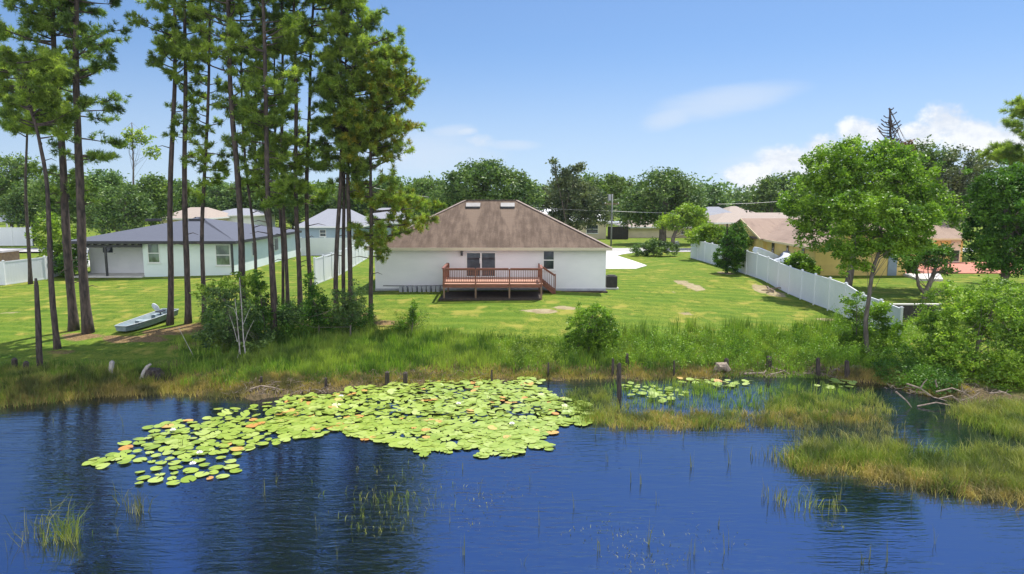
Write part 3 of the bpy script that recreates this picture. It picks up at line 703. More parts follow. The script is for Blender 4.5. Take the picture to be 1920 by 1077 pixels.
def gable(mb, ridge_a, ridge_b, half, zr, ze, axis, th=.1):
    """two sloping slabs; ridge along axis 'x' or 'y'"""
    for s in (-1, 1):
        if axis == 'y': q = [(ridge_a[0], ridge_a[1], zr), (ridge_b[0], ridge_b[1], zr), (ridge_b[0] + s * half, ridge_b[1], ze), (ridge_a[0] + s * half, ridge_a[1], ze)]
        else: q = [(ridge_a[0], ridge_a[1], zr), (ridge_b[0], ridge_b[1], zr), (ridge_b[0], ridge_b[1] + s * half, ze), (ridge_a[0], ridge_a[1] + s * half, ze)]
        q = [np.array(p) for p in q]; lo = [p - np.array([0, 0, th]) for p in q]
        fs = [(0, 1, 2, 3), (7, 6, 5, 4), (0, 4, 5, 1), (1, 5, 6, 2), (2, 6, 7, 3), (3, 7, 4, 0)]
        if (s > 0) == (axis == 'y'): fs = [f[::-1] for f in fs]
        mb.add(q + lo, fs)
hw_ = (yx1 - yx0) / 2 + .45
m_ = MB(); gable(m_, (xm, YY - .4), (xm, yrid - .5), hw_, ygz + .08, ygz + .08 - hw_ * .42, 'y'); yr1 = yh_(m_, 'roof', M['roof_tan'])
m_ = MB(); gable(m_, (yx0 - .75, yrid), (wx1 + .1, yrid), 5.65, yrz + .07, yrz + .07 - 5.65 * (yrz - yez) / 5.2, 'x'); yr2 = yh_(m_, 'rear_wing_roof', M['roof_tan'])
YF = simple('yellow_cream_fascia', (.72, .60, .33), .6, (.66, .54, .30), 2)
ef = MB(); ef.obox((xm - hw_ - .02, YY - .42, ygz + .0 - hw_ * .42), (xm - hw_ - .02, YB - .3, ygz + .0 - hw_ * .42), .04, .17)
yh_(ef, 'fascia', YF)
for s in (-1, 1): ef = MB(); ef.obox((xm, YY - .43, ygz + .02), (xm + s * hw_, YY - .43, ygz + .02 - hw_ * .42), .04, .17, up=(0, 0, 1)); yh_(ef, 'fascia', YF)
zz = yrz + .02 - 5.65 * (yrz - yez) / 5.2
ef = MB(); ef.obox((yx0 - .78, yrid, yrz + .0), (yx0 - .78, yrid - 5.65, zz - .02), .04, .17)
yh_(ef, 'fascia', YF); ef = MB(); ef.obox((xm + hw_ + .1, YB - .45, zz - .02), (wx1 + .1, YB - .45, zz - .02), .04, .17)
yh_(ef, 'fascia', YF)
for (y, z_) in ((YY + 6.8, 0), (YY + 3.5, 0)):   # vent pipes on the near roof
    m_ = MB(); x = xm - 1.6; zr = ygz - 1.6 * .42; m_.tube([(x, y, zr), (x, y, zr + .45)], .05, 8); yh_(m_, 'vent_pipe', M['dark_metal'], yr1)
m_ = MB(); m_.box(P(1665, 490, YY)[0], P(1682, 490, YY)[0], YY - .05, YY - .003, -.1, 1.75); yh_(m_, 'grey_door', simple('grey_blue_door', (.26, .33, .40), .6, (.22, .28, .34), 2))
for yy, w_ in ((YY + 1.9, .6), (YY + 5.1, .45), (YY + 8.3, .6)):     # openings of the flank wall facing the fence
    m_ = MB(); m_.box(yx0 - .05, yx0 - .003, yy, yy + w_, yez - 1.5, yez - .3); o = yh_(m_, 'flank_window', simple('brown_window_frame', (.30, .20, .12), .6))
    m_ = MB(); m_.box(yx0 - .06, yx0 - .051, yy + .07, yy + w_ - .07, yez - 1.4, yez - .4); yh_(m_, 'pane', M['glass'], o)
wy = YB - .02
fx0, fx1 = P(1782, 470, YB)[0], P(1800, 470, YB)[0]
m_ = MB(); m_.box(fx0, fx1, YB - .06, YB - .003, .1, 2.1); o = yh_(m_, 'back_door', M['cream_wall']); 
m_ = MB(); m_.box(fx0 + .1, fx1 - .1, YB - .075, YB - .062, .2, 1.2); yh_(m_, 'pane', M['glass'], o)
m_ = MB(); m_.box(fx0 - 1.9, fx0 - 1.75, YB - 2.2, YB - 2.05, 0, yez - .25); m_.box(fx1 + .3, fx1 + .45, YB - 2.2, YB - 2.05, 0, yez - .25); 
# patio of red pavers
slab('red_patio', [(P(1694, 510, 54.5)[0], 54.2), (P(1875, 510, 54.2)[0] + 4, 54.2), (P(1875, 510, 54.2)[0] + 8, YB - .1), (yx1 + .05, YB - .1), (yx1 + .05, 54.2)], M['brick_patio'], up=.05)
q0 = G(1692, 517)
slab('concrete_pad', [(q0[0], q0[1]), (G(1722, 527)[0], G(1722, 527)[1]), (G(1768, 528)[0], G(1768, 528)[1]), (G(1762, 517)[0], G(1762, 517)[1])], M['concrete'], th=.3, up=.16)

# garden pots, grill and umbrella on the red patio
def pot(px, Y, r, h, label, group=None):
    x = P(px, 505, Y)[0]; z = Z(x, Y) + .05
    T = thing('planter', label, 'planter', (x, Y, z)); m_ = MB(); m_.tube([(0, 0, 0), (0, 0, h * .8), (0, 0, h)], [r * .75, r, r * 1.1], 12); m_.build('tub', M['black'], T)
    p_, _ = foliage_pts([(0, 0, h + .15, r * 1.1, r * 1.1, .25)], 14, 9, .12); bulk('plant', leaf_cards(p_, .16), 4, LEAF_F, M['dark_leaf'], T)
pot(1709, 55.2, .42, .55, 'round black tub with a plant at the left end of the red patio')
pot(1690, 54.8, .3, .7, 'tall narrow dark tub with a plant beside the yellow gable wall')
PU = thing('patio_umbrella', 'closed dark parasol standing on the red patio behind the gnarled tree', 'umbrella', (P(1717, 505, 56)[0], 56, .15))
m_ = MB(); m_.tube([(0, 0, 0), (0, 0, 2.5)], .03, 8); m_.build('pole', M['dark_metal'], PU)
m_ = MB(); m_.tube([(0, 0, 1.9), (0, 0, 2.15), (0, 0, 2.45)], [.75, .5, .03], 12); m_.build('canopy', simple('navy_canvas', (.06, .07, .13), .8), PU)
m_ = MB(); m_.tube([(0, 0, 0), (0, 0, .08)], .28, 12); m_.build('base', M['concrete'], PU)
# low dark fence / bench at the back of the patio
FB = thing('patio_bench', 'low dark slatted bench by the red patio under the branches', 'bench', (P(1758, 500, 57)[0], 57, .13))
m_ = MB(); m_.box(-1.0, 1.0, -.25, .25, .42, .47); m_.build('seat', M['black'], FB)
m_ = MB(); [m_.box(-1.0, 1.0, .22, .27, .55 + .12 * k, .62 + .12 * k) for k in range(3)]; m_.build('backrest', M['black'], FB)
for x in (-.9, .9):
    for y in (-.2, .22): m_ = MB(); m_.box(x - .04, x + .04, y - .04, y + .04, 0, .42 if y < 0 else .85); m_.build('leg', M['black'], FB)

# ------------------------------------------------------------------ houses further off
def far_house(name, label, px0, px1, Y, wall, roof, eave_py, ridge_py, depth=11, rin=.32, windows=(), base=0.05, gable_=False):
    x0, x1 = P(px0, 400, Y)[0], P(px1, 400, Y)[0]; ze = P(960, eave_py, Y - .4)[2]; yr = Y + depth / 2; zr = P(960, ridge_py, yr)[2]
    T = thing(name, label, 'house', ((x0 + x1) / 2, Y, base)); off = np.array(T.location)
    def b_(mb, nm, mt, par=None):
        for a in mb.v: a -= off
        return mb.build(nm, mt, par if par is not None else T)
    m_ = MB(); m_.box(x0, x1, Y, Y + depth, base - .3, ze - .005); b_(m_, 'wall', wall)
    m_ = MB(); k = (x1 - x0) * (0.0 if gable_ else rin); hip_roof(m_, x0 - .45, x1 + .45, Y - .45, Y + depth + .45, ze, zr, (x0 + k, yr, x1 - k, yr)); b_(m_, 'roof', roof)
    m_ = MB(); ring(m_, x0 - .45, x1 + .45, Y - .45, Y + depth + .45, ze - .17, ze + .03); b_(m_, 'fascia', M['white_trim'])
    for wpx0, wpx1, wp0, wp1, fr in windows:
        a, b = P(wpx0, 400, Y)[0], P(wpx1, 400, Y)[0]; z1, z0 = P(960, wp0, Y)[2], P(960, wp1, Y)[2]
        o = window(T, a, b, z0, z1, Y, frame=fr); o.location = tuple(-off)
    return T
rl = roofmat('light_grey_shingles', (.27, .28, .31), (.22, .23, .26), .4); rt = roofmat('pinkish_tan_shingles', (.37, .31, .26), (.28, .23, .19), .5)
rw = simple('white_roof_metal', (.78, .79, .80), .5, (.72, .73, .75), 1)
far_house('far_house', 'tan-roofed house directly behind the yellow house', 1345, 1560, 86, M['cream_wall'], rt, 418, 399, 12, .2)
far_house('far_house', 'house with pale grey roof beyond the fence top, left of the tan roofs', 1322, 1392, 104, M['white_paint'], rl, 410, 388, 11, .35)
far_house('far_house', 'house with small tan hip roof peak rising behind the pale grey roof', 1368, 1420, 118, M['cream_wall'], rt, 402, 387, 11, .4)
far_house('far_house', 'cream house with white-trimmed window right of the main roof edge', 1066, 1137, 98, M['cream_wall'], rw, 414, 392, 10, .3, [(1100, 1122, 422, 438, M['white_trim'])])
far_house('far_house', 'white-roofed building just behind the right slope of the main roof', 1008, 1052, 112, M['white_paint'], rw, 402, 381, 10, .3)
far_house('far_house', 'long low cream house behind the big spreading oak', 1179, 1345, 101, M['cream_wall'], rt, 426, 408, 10, .2, [(1278, 1292, 430, 440, M['white_trim'])])
far_house('far_house', 'blue-grey house glimpsed between the pines and the main house', 560, 668, 84, M['blue_wall'], rl, 425, 392, 11, .3, [(598, 610, 431, 444, M['white_trim'])])
far_house('far_house', 'house with pinkish tan hip roof above the dark roof of the left house', 300, 384, 100, M['cream_wall'], rt, 410, 389, 11, .3)
far_house('far_house', 'white-gabled house peeking over the right end of the dark roof', 384, 470, 108, M['white_paint'], rl, 404, 391, 11, .35)
if 0: far_house('far_house', 'pale house with light grey roof behind the middle pines', 470, 556, 92, M['white_paint'], rl, 416, 394, 11, .3)
far_house('far_house', 'house with dull grey roof left of the main roof slope', 672, 760, 96, M['blue_wall'], rl, 418, 390, 11, .3)

# dark garden fence in front of the cream houses, shed on far left
def plain_fence(name, label, pts, h, mat, step=2.4, top=None, z0=None, cat='fence', post_w=.12, cap=True, group=None):
    pts = [np.array(p, float) for p in pts]; T = thing(name, label, cat, (pts[0][0], pts[0][1], Z(*pts[0][:2])), group=group); off = np.array(T.location)
    P_ = [pts[0]]
    for a, b in zip(pts[:-1], pts[1:]):
        n = max(1, round(np.linalg.norm(b - a) / step)); P_ += [a + (b - a) * (k + 1) / n for k in range(n)]
    for i, p in enumerate(P_):
        z = Z(p[0], p[1]) if z0 is None else z0; m_ = MB(); w2 = post_w / 2
        m_.box(p[0] - w2, p[0] + w2, p[1] - w2, p[1] + w2, z - .2, z + h + .06)
        if cap:
            m_.box(p[0] - w2 - .02, p[0] + w2 + .02, p[1] - w2 - .02, p[1] + w2 + .02, z + h + .06, z + h + .085)
            w3 = w2 * .7; m_.box(p[0] - w3, p[0] + w3, p[1] - w3, p[1] + w3, z + h + .085, z + h + .12)
        for v_ in m_.v: v_ -= off
        m_.build('post', mat, T)
    for a, b in zip(P_[:-1], P_[1:]):
        za, zb = (Z(*a), Z(*b)) if z0 is None else (z0, z0); d = (b - a) / np.linalg.norm(b - a); a2, b2 = a + d * (post_w / 2 - .005), b - d * (post_w / 2 - .005)
        m_ = MB(); n_ = np.array([-d[1], d[0], 0])
        nsl = max(4, int(np.linalg.norm(b2 - a2) / .2))
        # boards in profile: tongue-and-groove, every board 6 mm proud of its groove
        for k in range(nsl):
            f0, f1 = k / nsl, (k + 1) / nsl; th_ = .02
            p0, p1 = a2 + (b2 - a2) * (f0 + .03 / nsl), a2 + (b2 - a2) * (f1 - .03 / nsl); q0, q1 = za + (zb - za) * f0, za + (zb - za) * f1
            v_ = []
            for s in (-1, 1): v_ += [(p0[0] + n_[0] * th_ * s, p0[1] + n_[1] * th_ * s, q0 + .05), (p1[0] + n_[0] * th_ * s, p1[1] + n_[1] * th_ * s, q1 + .05), (p1[0] + n_[0] * th_ * s, p1[1] + n_[1] * th_ * s, q1 + h - .05), (p0[0] + n_[0] * th_ * s, p0[1] + n_[1] * th_ * s, q0 + h - .05)]
            m_.add(v_, [(0, 1, 2, 3), (7, 6, 5, 4), (0, 4, 5, 1), (1, 5, 6, 2), (2, 6, 7, 3), (3, 7, 4, 0)])
        m_.obox((a2[0], a2[1], za + h - .03), (b2[0], b2[1], zb + h - .03), .07, .09); m_.obox((a2[0], a2[1], za + .06), (b2[0], b2[1], zb + .06), .07, .1)
        m_.obox((a2[0], a2[1], za + .3), (b2[0], b2[1], zb + .3), .028, .5); m_.obox((a2[0], a2[1], za + h * .6), (b2[0], b2[1], zb + h * .6), .028, h * .72)
        for v_ in m_.v: v_ -= off
        m_.build('panel', mat, T)
    return T
fy = list(np.linspace(33.3, 38.2, 4)) + list(np.linspace(40, 68, 16))
plain_fence('vinyl_fence', 'long white vinyl privacy fence curving down the slope on the right of the yard', [(19.25, 33.3), (19.0, 38.5), (18.85, 50), (18.3, 60), (17.9, 68)], 1.83, M['vinyl'], 1.83)
plain_fence('vinyl_fence', 'white vinyl fence between the main house and the left house', [(P(592, 550, 47.5)[0], 47.5), (P(637, 530, 53)[0], 53), (P(690, 500, 68)[0] , 68)], 1.83, M['vinyl'], 1.83)
plain_fence('vinyl_fence', 'white cross fence far back in the gap behind the pines', [(P(566, 490, 71)[0], 71), (P(700, 490, 71)[0], 71)], 1.83, M['vinyl'], 2.4)
plain_fence('vinyl_fence', 'white vinyl fence at the left picture edge, beyond the first thin pine', [(-46, 49.5), (P(0, 530, 50)[0], 50.5), (P(78, 515, 53)[0], 53.5), (P(165, 500, 61)[0], 61)], 1.75, M['vinyl'], 2.4)
plain_fence('vinyl_fence', 'tall white fence in front of the white gazebo at far left', [(-85, 86), (P(62, 470, 86)[0], 86), (P(70, 470, 100)[0], 100)], 2.3, M['vinyl'], 2.4)
plain_fence('board_fence', 'near-black board fence between the two cream houses', [(P(1140, 445, 97)[0], 97), (P(1177, 445, 97)[0], 97)], 1.8, M['black'], 1.8, cap=False)
m_ = MB(); m_.prism([(P(1136, 445, 99)[0], 99), (P(1172, 445, 99)[0], 99), (P(1172, 445, 99)[0], 104), (P(1136, 445, 99)[0], 104)], 2.2, 2.45)
CP = thing('carport', 'white flat canopy above the near-black fence', 'carport', (P(1154, 445, 101)[0], 101, 0)); 
for v_ in m_.v: v_ -= np.array(CP.location)
m_.build('roof', rw, CP)
for a, b in ((-1.2, -1.8), (1.2, -1.8), (-1.2, 2.7), (1.2, 2.7)): q = MB(); q.box(a - .05, a + .05, b - .05, b + .05, 0, 2.2); q.build('post', M['metal'], CP)
# gazebo and small dark shed at far left
GZ = thing('gazebo', 'white pyramid-roofed gazebo rising behind the tall white fence at far left', 'gazebo', (P(24, 430, 92)[0], 92, .0))
gw = 3.0; ge = P(24, 416, 90)[2]; gt = P(24, 406, 92)[2]
m_ = MB(); m_.add([(-gw, -gw, ge), (gw, -gw, ge), (gw, gw, ge), (-gw, gw, ge), (0, 0, gt + .4)], [(0, 1, 4), (1, 2, 4), (2, 3, 4), (3, 0, 4), (3, 2, 1, 0)]); m_.build('roof', rw, GZ)
for a in (-gw + .15, gw - .15):
    for b in (-gw + .15, gw - .15): m_ = MB(); m_.box(a - .08, a + .08, b - .08, b + .08, 0, ge); m_.build('post', M['white_trim'], GZ)
BS = thing('shed', 'small brown shed corner with a flat grey roof at the left picture edge', 'shed', (P(-4, 470, 60)[0], 60, -.1))
m_ = MB(); m_.box(-1.5, 1.0, -1, 1.2, -.2, 1.45); m_.build('wall', simple('brown_boards', (.22, .16, .08), .9, (.15, .11, .06), 4), BS)
m_ = MB(); m_.box(-1.7, 1.25, -1.25, 1.4, 1.455, 1.6); m_.build('roof', M['asphalt'], BS)

# utility poles and wires
UP = thing('utility_pole', 'grey utility pole carrying a can transformer behind the near-black fence', 'utility pole', (P(1146, 445, 84)[0], 84, .1))
uz = P(1146, 364, 84)[2]
m_ = MB(); m_.tube([(0, 0, -.2), (0.05, 0, uz - .1)], [.11, .08], 10); m_.build('pole', simple('grey_pole', (.24, .25, .24), .8), UP, smooth=True)
m_ = MB(); m_.tube([(-.3, 0, uz - .9), (-.3, 0, uz - .15)], .22, 12); m_.build('transformer', M['metal'], UP)
m_ = MB(); m_.obox((-.9, 0, uz - 1.3), (.9, 0, uz - 1.3), .1, .1); m_.build('crossarm', M['post_wood'], UP)
for x in (-.8, .8): m_ = MB(); m_.tube([(x, 0, uz - 1.25), (x, 0, uz - 1.08)], .05, 8); m_.build('insulator', M['white_trim'], UP)
def wire(label, pts, sag=.3):
    q = []
    for a, b in zip(pts[:-1], pts[1:]):
        a = np.array(a); b = np.array(b)
        for k in range(12): f = k / 12; p = a + (b - a) * f; p[2] -= 4 * sag * f * (1 - f); q.append(p)
    q.append(np.array(pts[-1])); m_ = MB(); m_.tube(q, .022, 5); tag(m_.build('power_line', simple('wire', (.55, .55, .53), .5)), label, 'power line')
wire('pale power line crossing in front of the big oak', [P(960, 386, 84), P(1146, 396, 84), P(1345, 400, 84)], .1)
wire('power line above the far tan roofs', [P(1345, 383, 90), P(1500, 374, 90), P(1600, 368, 90)], .15)
wire('power line passing behind the left end of the main ridge', [P(700, 352, 82), P(880, 378, 84), P(1010, 385, 86)], .2)

# mailbox
g = G(1269, 477); MX = thing('mailbox', 'grey mailbox on a dark post beside the hedge by the street', 'mailbox', tuple(g))
m_ = MB(); m_.box(-.06, .06, -.06, .06, 0, 1.0); m_.build('post', M['dark_trim'], MX)
m_ = MB(); a = [(-.16, -.28), (.16, -.28), (.16, .28), (-.16, .28)]
th = np.linspace(0, math.pi, 9); ring_ = [(.17 * math.cos(q), .17 * math.sin(q) + .22) for q in th] + [(-.17, 0), (.17, 0)]
v_ = [(x, -.3, z + 1.0) for x, z in ring_] + [(x, .3, z + 1.0) for x, z in ring_]; n = len(ring_)
m_.add(v_, [tuple(range(n)), tuple(range(n, 2 * n))[::-1]] + [(i, n + i, n + (i + 1) % n, (i + 1) % n) for i in range(n)]); m_.build('box', M['metal'], MX)
m_ = MB(); m_.box(.172, .19, -.1, -.05, 1.1, 1.35); m_.build('flag', M['brick_patio'], MX)

# ------------------------------------------------------------------ flat-bottom boat on the lawn
ga, gb = G(224, 627), G(322, 596)
ga = np.array([ga[0] + .1, ga[1], 0]); gb = np.array([gb[0], gb[1] , 0]); dv = gb - ga; Lb = np.linalg.norm(dv); rz = math.atan2(dv[1], dv[0])
B = thing('rowing_boat', 'flat-bottomed grey-green boat beached on the lawn with its stern by a pine', 'boat', (ga[0], ga[1], Z(ga[0], ga[1]) + .03), rz)
B.scale = (1, .8, .72); B.rotation_euler = (0, -math.atan2(Z(gb[0], gb[1]) - Z(ga[0], ga[1]) + .12, Lb), rz)
st = [0, .5, 1.2, Lb * .5, Lb * .8, Lb]; hw2 = [.42, .55, .62, .66, .66, .64]; zb_ = [.16, .05, .01, 0, 0, .02]; zt_ = [.52, .50, .47, .45, .45, .46]
def hull(mb, inset, zoff):
    v_ = []
    for x, w_, a, b in zip(st, hw2, zb_, zt_):
        xx = x + (inset if x == 0 else (-inset if x == Lb else 0)); v_ += [(xx, -w_ + inset, b), (xx, -w_ * .8 + inset, a + zoff), (xx, w_ * .8 - inset, a + zoff), (xx, w_ - inset, b)]
    f = []
    for i in range(len(st) - 1):
        for j in range(3): f.append((i * 4 + j, i * 4 + j + 1, (i + 1) * 4 + j + 1, (i + 1) * 4 + j))
    f += [(0, 3, 2, 1), tuple((len(st) - 1) * 4 + k for k in (0, 1, 2, 3))]
    mb.add(v_, f)
m_ = MB(); hull(m_, 0, 0); m_.build('hull', M['boat_hull'], B)
m_ = MB(); hull(m_, .03, .03); m_.build('inner_hull', M['boat_in'], B)
m_ = MB()
for s in (-1, 1): m_.tube([(x, s * w_, b + .01) for x, w_, b in zip(st, hw2, zt_)], .028, 6)
m_.obox((0, -.42, .53), (0, .42, .53), .05, .05); m_.obox((Lb, -.64, .47), (Lb, .64, .47), .05, .05); m_.build('gunwale', simple('gunwale', (.40, .46, .48), .5), B)
for x in (.75, Lb * .45, Lb * .78): m_ = MB(); m_.box(x - .15, x + .15, -.56, .56, .3, .33); m_.build('thwart', M['boat_in'], B)
m_ = MB(); m_.box(.06, .5, -.46, .46, .47, .5); m_.build('bow_deck', M['boat_hull'], B)
sx = Lb * .78
m_ = MB(); m_.tube([(sx, 0, .33), (sx, 0, .55)], .04, 8); m_.box(sx - .2, sx + .2, -.22, .22, .55, .63); m_.build('seat_base', M['dark_metal'], B)
m_ = MB(); th = np.linspace(0, 2 * math.pi, 16, endpoint=False)
v_ = []
for k, (tt, sc) in enumerate(((-.045, .9), (0, 1), (.045, .9))): v_ += [(sx - .17 - .28 * (math.sin(q) * .42 + .42) + tt, .24 * sc * math.cos(q), .98 + .36 * sc * math.sin(q)) for q in th]
n = 16; m_.add(v_, [tuple(range(n)), tuple(range(2 * n, 3 * n))[::-1]] + [(r_ * n + i, (r_ + 1) * n + i, (r_ + 1) * n + (i + 1) % n, r_ * n + (i + 1) % n) for r_ in (0, 1) for i in range(n)]); m_.build('seat_back', M['seat'], B, smooth=True)

# covered watercraft behind the fence
def cover_thing(name, label, cat, c, rx, ry, h, mat, seed):
    """draped cover: squashed lumpy shell down to the ground"""
    r_ = np.random.default_rng(seed); nu, nv = 28, 10; v_ = []
    for j in range(nv):
        f = j / (nv - 1); a = f * math.pi / 2
        for i in range(nu):
            th = 2 * math.pi * i / nu; wob = 1 + .06 * math.sin(5 * th + seed) + .04 * math.sin(9 * th + 2 * seed) * (1 - f)
            x = rx * math.cos(th) * math.cos(a) ** .55 * wob; y = ry * math.sin(th) * math.cos(a) ** .55 * wob
            z = h * math.sin(a) ** .9 * (1 + .22 * math.cos(th * 1.0 + seed)) if j else 0
            v_.append((x, y, z))
    f_ = [(j * nu + i, j * nu + (i + 1) % nu, (j + 1) * nu + (i + 1) % nu, (j + 1) * nu + i) for j in range(nv - 1) for i in range(nu)]
    m_ = MB(); m_.add(v_, f_); o = m_.build(name, mat, smooth=True); o.location = (c[0], c[1], Z(c[0], c[1])); return tag(o, label, cat)
c1 = P(1468, 480, 56.5); c2 = P(1484, 478, 58.5)
cover_thing('covered_watercraft', 'watercraft under a shiny pale cover just behind the right fence', 'watercraft', c1, .75, 1.7, 1.25, M['cover'], 1)
cover_thing('covered_watercraft', 'watercraft under a dull grey cover next to the yellow side wall', 'watercraft', c2, .8, 1.9, 1.3, M['cover_grey'], 3)
CB = thing('tilted_hull', 'small white hull with dark blue patches tipped up behind the right fence', 'boat', tuple(P(1427, 470, 60)[:2]) + (.1,), R(-15))
CB.rotation_euler = (R(-8), R(24), R(-10))
m_ = MB(); v_ = []
for x, w_, a, b in ((-1.2, .1, .9, 1.3), (-.9, .5, .75, 1.35), (0, .62, .65, 1.4), (.9, .55, .7, 1.4), (1.1, .45, .8, 1.38)): v_ += [(x, -w_, b), (x, -w_ * .7, a), (x, w_ * .7, a), (x, w_, b)]
m_.add(v_, [(i * 4 + j, i * 4 + (j + 1) % 4, (i + 1) * 4 + (j + 1) % 4, (i + 1) * 4 + j) for i in range(4) for j in range(4)] + [(3, 2, 1, 0), (16, 17, 18, 19)]); m_.build('hull', M['seat'], CB, bevel=.06)
for x in (-.45, .55): m_ = MB(); m_.box(x - .22, x + .22, -.3, .3, 1.385, 1.43); m_.build('hatch', M['blue'], CB)
m_ = MB(); m_.box(-.9, -.75, -.35, .35, -.3, .8); m_.box(.7, .85, -.35, .35, -.3, .75); m_.build('stand', M['dark_metal'], CB)
# slender dark post in front of the fence
g = G(1361, 513); m_ = MB(); m_.tube([(0, 0, -.2), (-.02, 0, 2.5), (-.06, 0, P(1357, 420, g[1])[2] - g[2])], [.08, .07, .06], 8, .1)
o = m_.build('post', M['dead_wood']); o.location = tuple(g); tag(o, 'tall slender dark post rising out of the vine-covered bush at the right fence', 'post')
# dark retaining wall
RW = thing('retaining_wall', 'dark timber retaining wall with pale cap beyond the near end of the white fence', 'wall', (19.6, 38.3, -1))
m_ = MB(); m_.box(0, 4.8, .03, .09, -.2, 1.0); [m_.box(.0 + k * .3, .28 + k * .3, 0, .12, -.2, 1.06) for k in range(16)]; m_.build('boards', M['black'], RW)
m_ = MB(); m_.box(-.05, 4.9, -.06, .2, 1.063, 1.13); m_.build('cap', M['concrete'], RW)
# ------------------------------------------------------------------ pines
def tuft_tris(c_, d, n=32, L=.27, w_=.024):
    """needles radiating from tuft centres c_ around directions d -> triangles"""
    N = len(c_); cc = np.repeat(c_, n, 0); dd = np.repeat(d, n, 0)
    v_ = dd * .75 + unit(N * n) * .95; v_[:, 2] += .12; v_ /= np.linalg.norm(v_, axis=1)[:, None]
    ln = L * rng.uniform(.65, 1.2, N * n)[:, None]; s_ = np.cross(v_, unit(N * n)); s_ /= np.linalg.norm(s_, axis=1)[:, None] + 1e-9
    st_ = cc + unit(N * n) * .03
    return np.stack([st_ - s_ * w_ * .5, st_ + s_ * w_ * .5, st_ + v_ * ln + s_ * w_ * .3, st_ + v_ * ln - s_ * w_ * .3], 1).reshape(-1, 3)
def pine(label, base, pts, r0, env, nbr, mat='pine', tip=None, dens=1.0, Yoff=0.0, yellow=False, group='tall pines along the pond bank', bark='bark', name='pine_tree', dead_lower=3, L=.215):
    """base px; pts trunk control points px (upwards); env rows (py, left ext px, right ext px) of foliage"""
    g = G(*base) if len(base) == 2 else np.array([P(base[0], base[1], base[2])[0], base[2], 0]); 
    if len(base) == 3: g[2] = Z(g[0], g[1])
    Yb = g[1]; T = thing(name, label, 'pine tree', tuple(g), group=group)
    ctl = [g - np.array([0, 0, .25])] + [P(a, b, Yb + Yoff * k / len(pts)) for k, (a, b) in enumerate(pts)]
    ctl = np.array(ctl); dz = ctl[:, 2]; zt = dz[-1]
    zz = np.linspace(dz[0], zt, 26); path = np.stack([np.interp(zz, dz, ctl[:, 0]) + .05 * np.sin(zz * .6 + g[0]), np.interp(zz, dz, ctl[:, 1]), zz], 1)
    ker = np.array([.25, .5, .25])
    for a in (0, 1):
        p = path[:, a].copy(); p[1:-1] = np.convolve(path[:, a], ker, 'valid'); path[:, a] = p
    H_ = zt - g[2]; rad = r0 * .78 * (1 - .72 * (np.clip((zz - g[2]) / H_, 0, 1)) ** 1.2); rad[0] *= 1.45; rad[1] *= 1.15; rad[-1] = .02
    m_ = MB(); m_.tube(path - g, rad, 10, .07); tr = m_.build('trunk', M[bark], T, smooth=True)
    ey = [e[0] for e in env][::1]; order = np.argsort(ey); ey = np.array(ey)[order]; el = np.array([e[1] for e in env])[order]; er = np.array([e[2] for e in env])[order]
    if 440 < base[0] < 700 and env[-1][0] < 430: env = list(env) + [(432, 24, 30)]
    k_ = mpp(Yb); br = MB(); nbr = int(nbr * .86); env = [(e[0], e[1] * (1.35 if e[0] < -20 else 1), e[2] * (1.35 if e[0] < -20 else 1)) for e in env]; tc_, td_ = [], []
    wts = (el + er + 12); cdf_y = np.linspace(ey[0], ey[-1], 200); ww_ = np.interp(cdf_y, ey, wts) * np.where(cdf_y < -10, 2.0, 1.0); ww_ /= ww_.sum()
    for i in range(nbr):
        py = rng.choice(cdf_y, p=ww_) + rng.uniform(-3, 3); z = P(960, py, Yb)[2]
        if z > zt - .1: z = zt - .1
        az = rng.uniform(0, 2 * math.pi); ca = math.cos(az); e = (np.interp(py, ey, er) if ca > 0 else np.interp(py, ey, el)) * k_
        dep = (np.interp(py, ey, el) + np.interp(py, ey, er)) * .45 * k_
        ln = math.hypot(e * ca, dep * math.sin(az)) * rng.uniform(.6, 1.08) + .25
        rise = rng.uniform(.05, .5) * ln if z > g[2] + H_ * .5 else rng.uniform(-.15, .25) * ln
        z0 = z - rise * .8; s0 = np.array([np.interp(z0, path[:, 2], path[:, 0]), np.interp(z0, path[:, 2], path[:, 1]), z0])
        hd = np.array([ca, math.sin(az), 0]); f = np.linspace(0, 1, 6); perp = np.array([-hd[1], hd[0], 0]); bend = rng.uniform(-.15, .15) * ln
        bp = s0 + hd * (ln * f)[:, None] + np.array([0, 0, 1]) * (rise * f ** 1.4)[:, None] + perp * (bend * np.sin(f * 3))[:, None]
        br.tube(bp - g, np.linspace(.02 + .016 * ln, .008, 6), 5)
        nt = int(max(2, (1.5 + ln * 3.2) * dens))
        for q in range(nt):
            tq = rng.uniform(.3, 1) ** .8 if q else 1.0
            p0 = np.array([np.interp(tq, f, bp[:, a]) for a in range(3)])
            dq = hd * rng.uniform(.2, 1) + unit(1)[0] * .75; dq[2] = abs(dq[2]) * .8 - .05; dq /= np.linalg.norm(dq)
            tl = rng.uniform(.15, .6) * min(1, .4 + ln * .3); p1 = p0 + dq * tl
            br.tube([p0 - g, p1 - g], [.013, .007], 4, cap=False)
            for s_ in np.linspace(1.0, .4, 4): tc_.append(p0 + dq * tl * s_ + rng.normal(size=3) * .08); td_.append(dq)
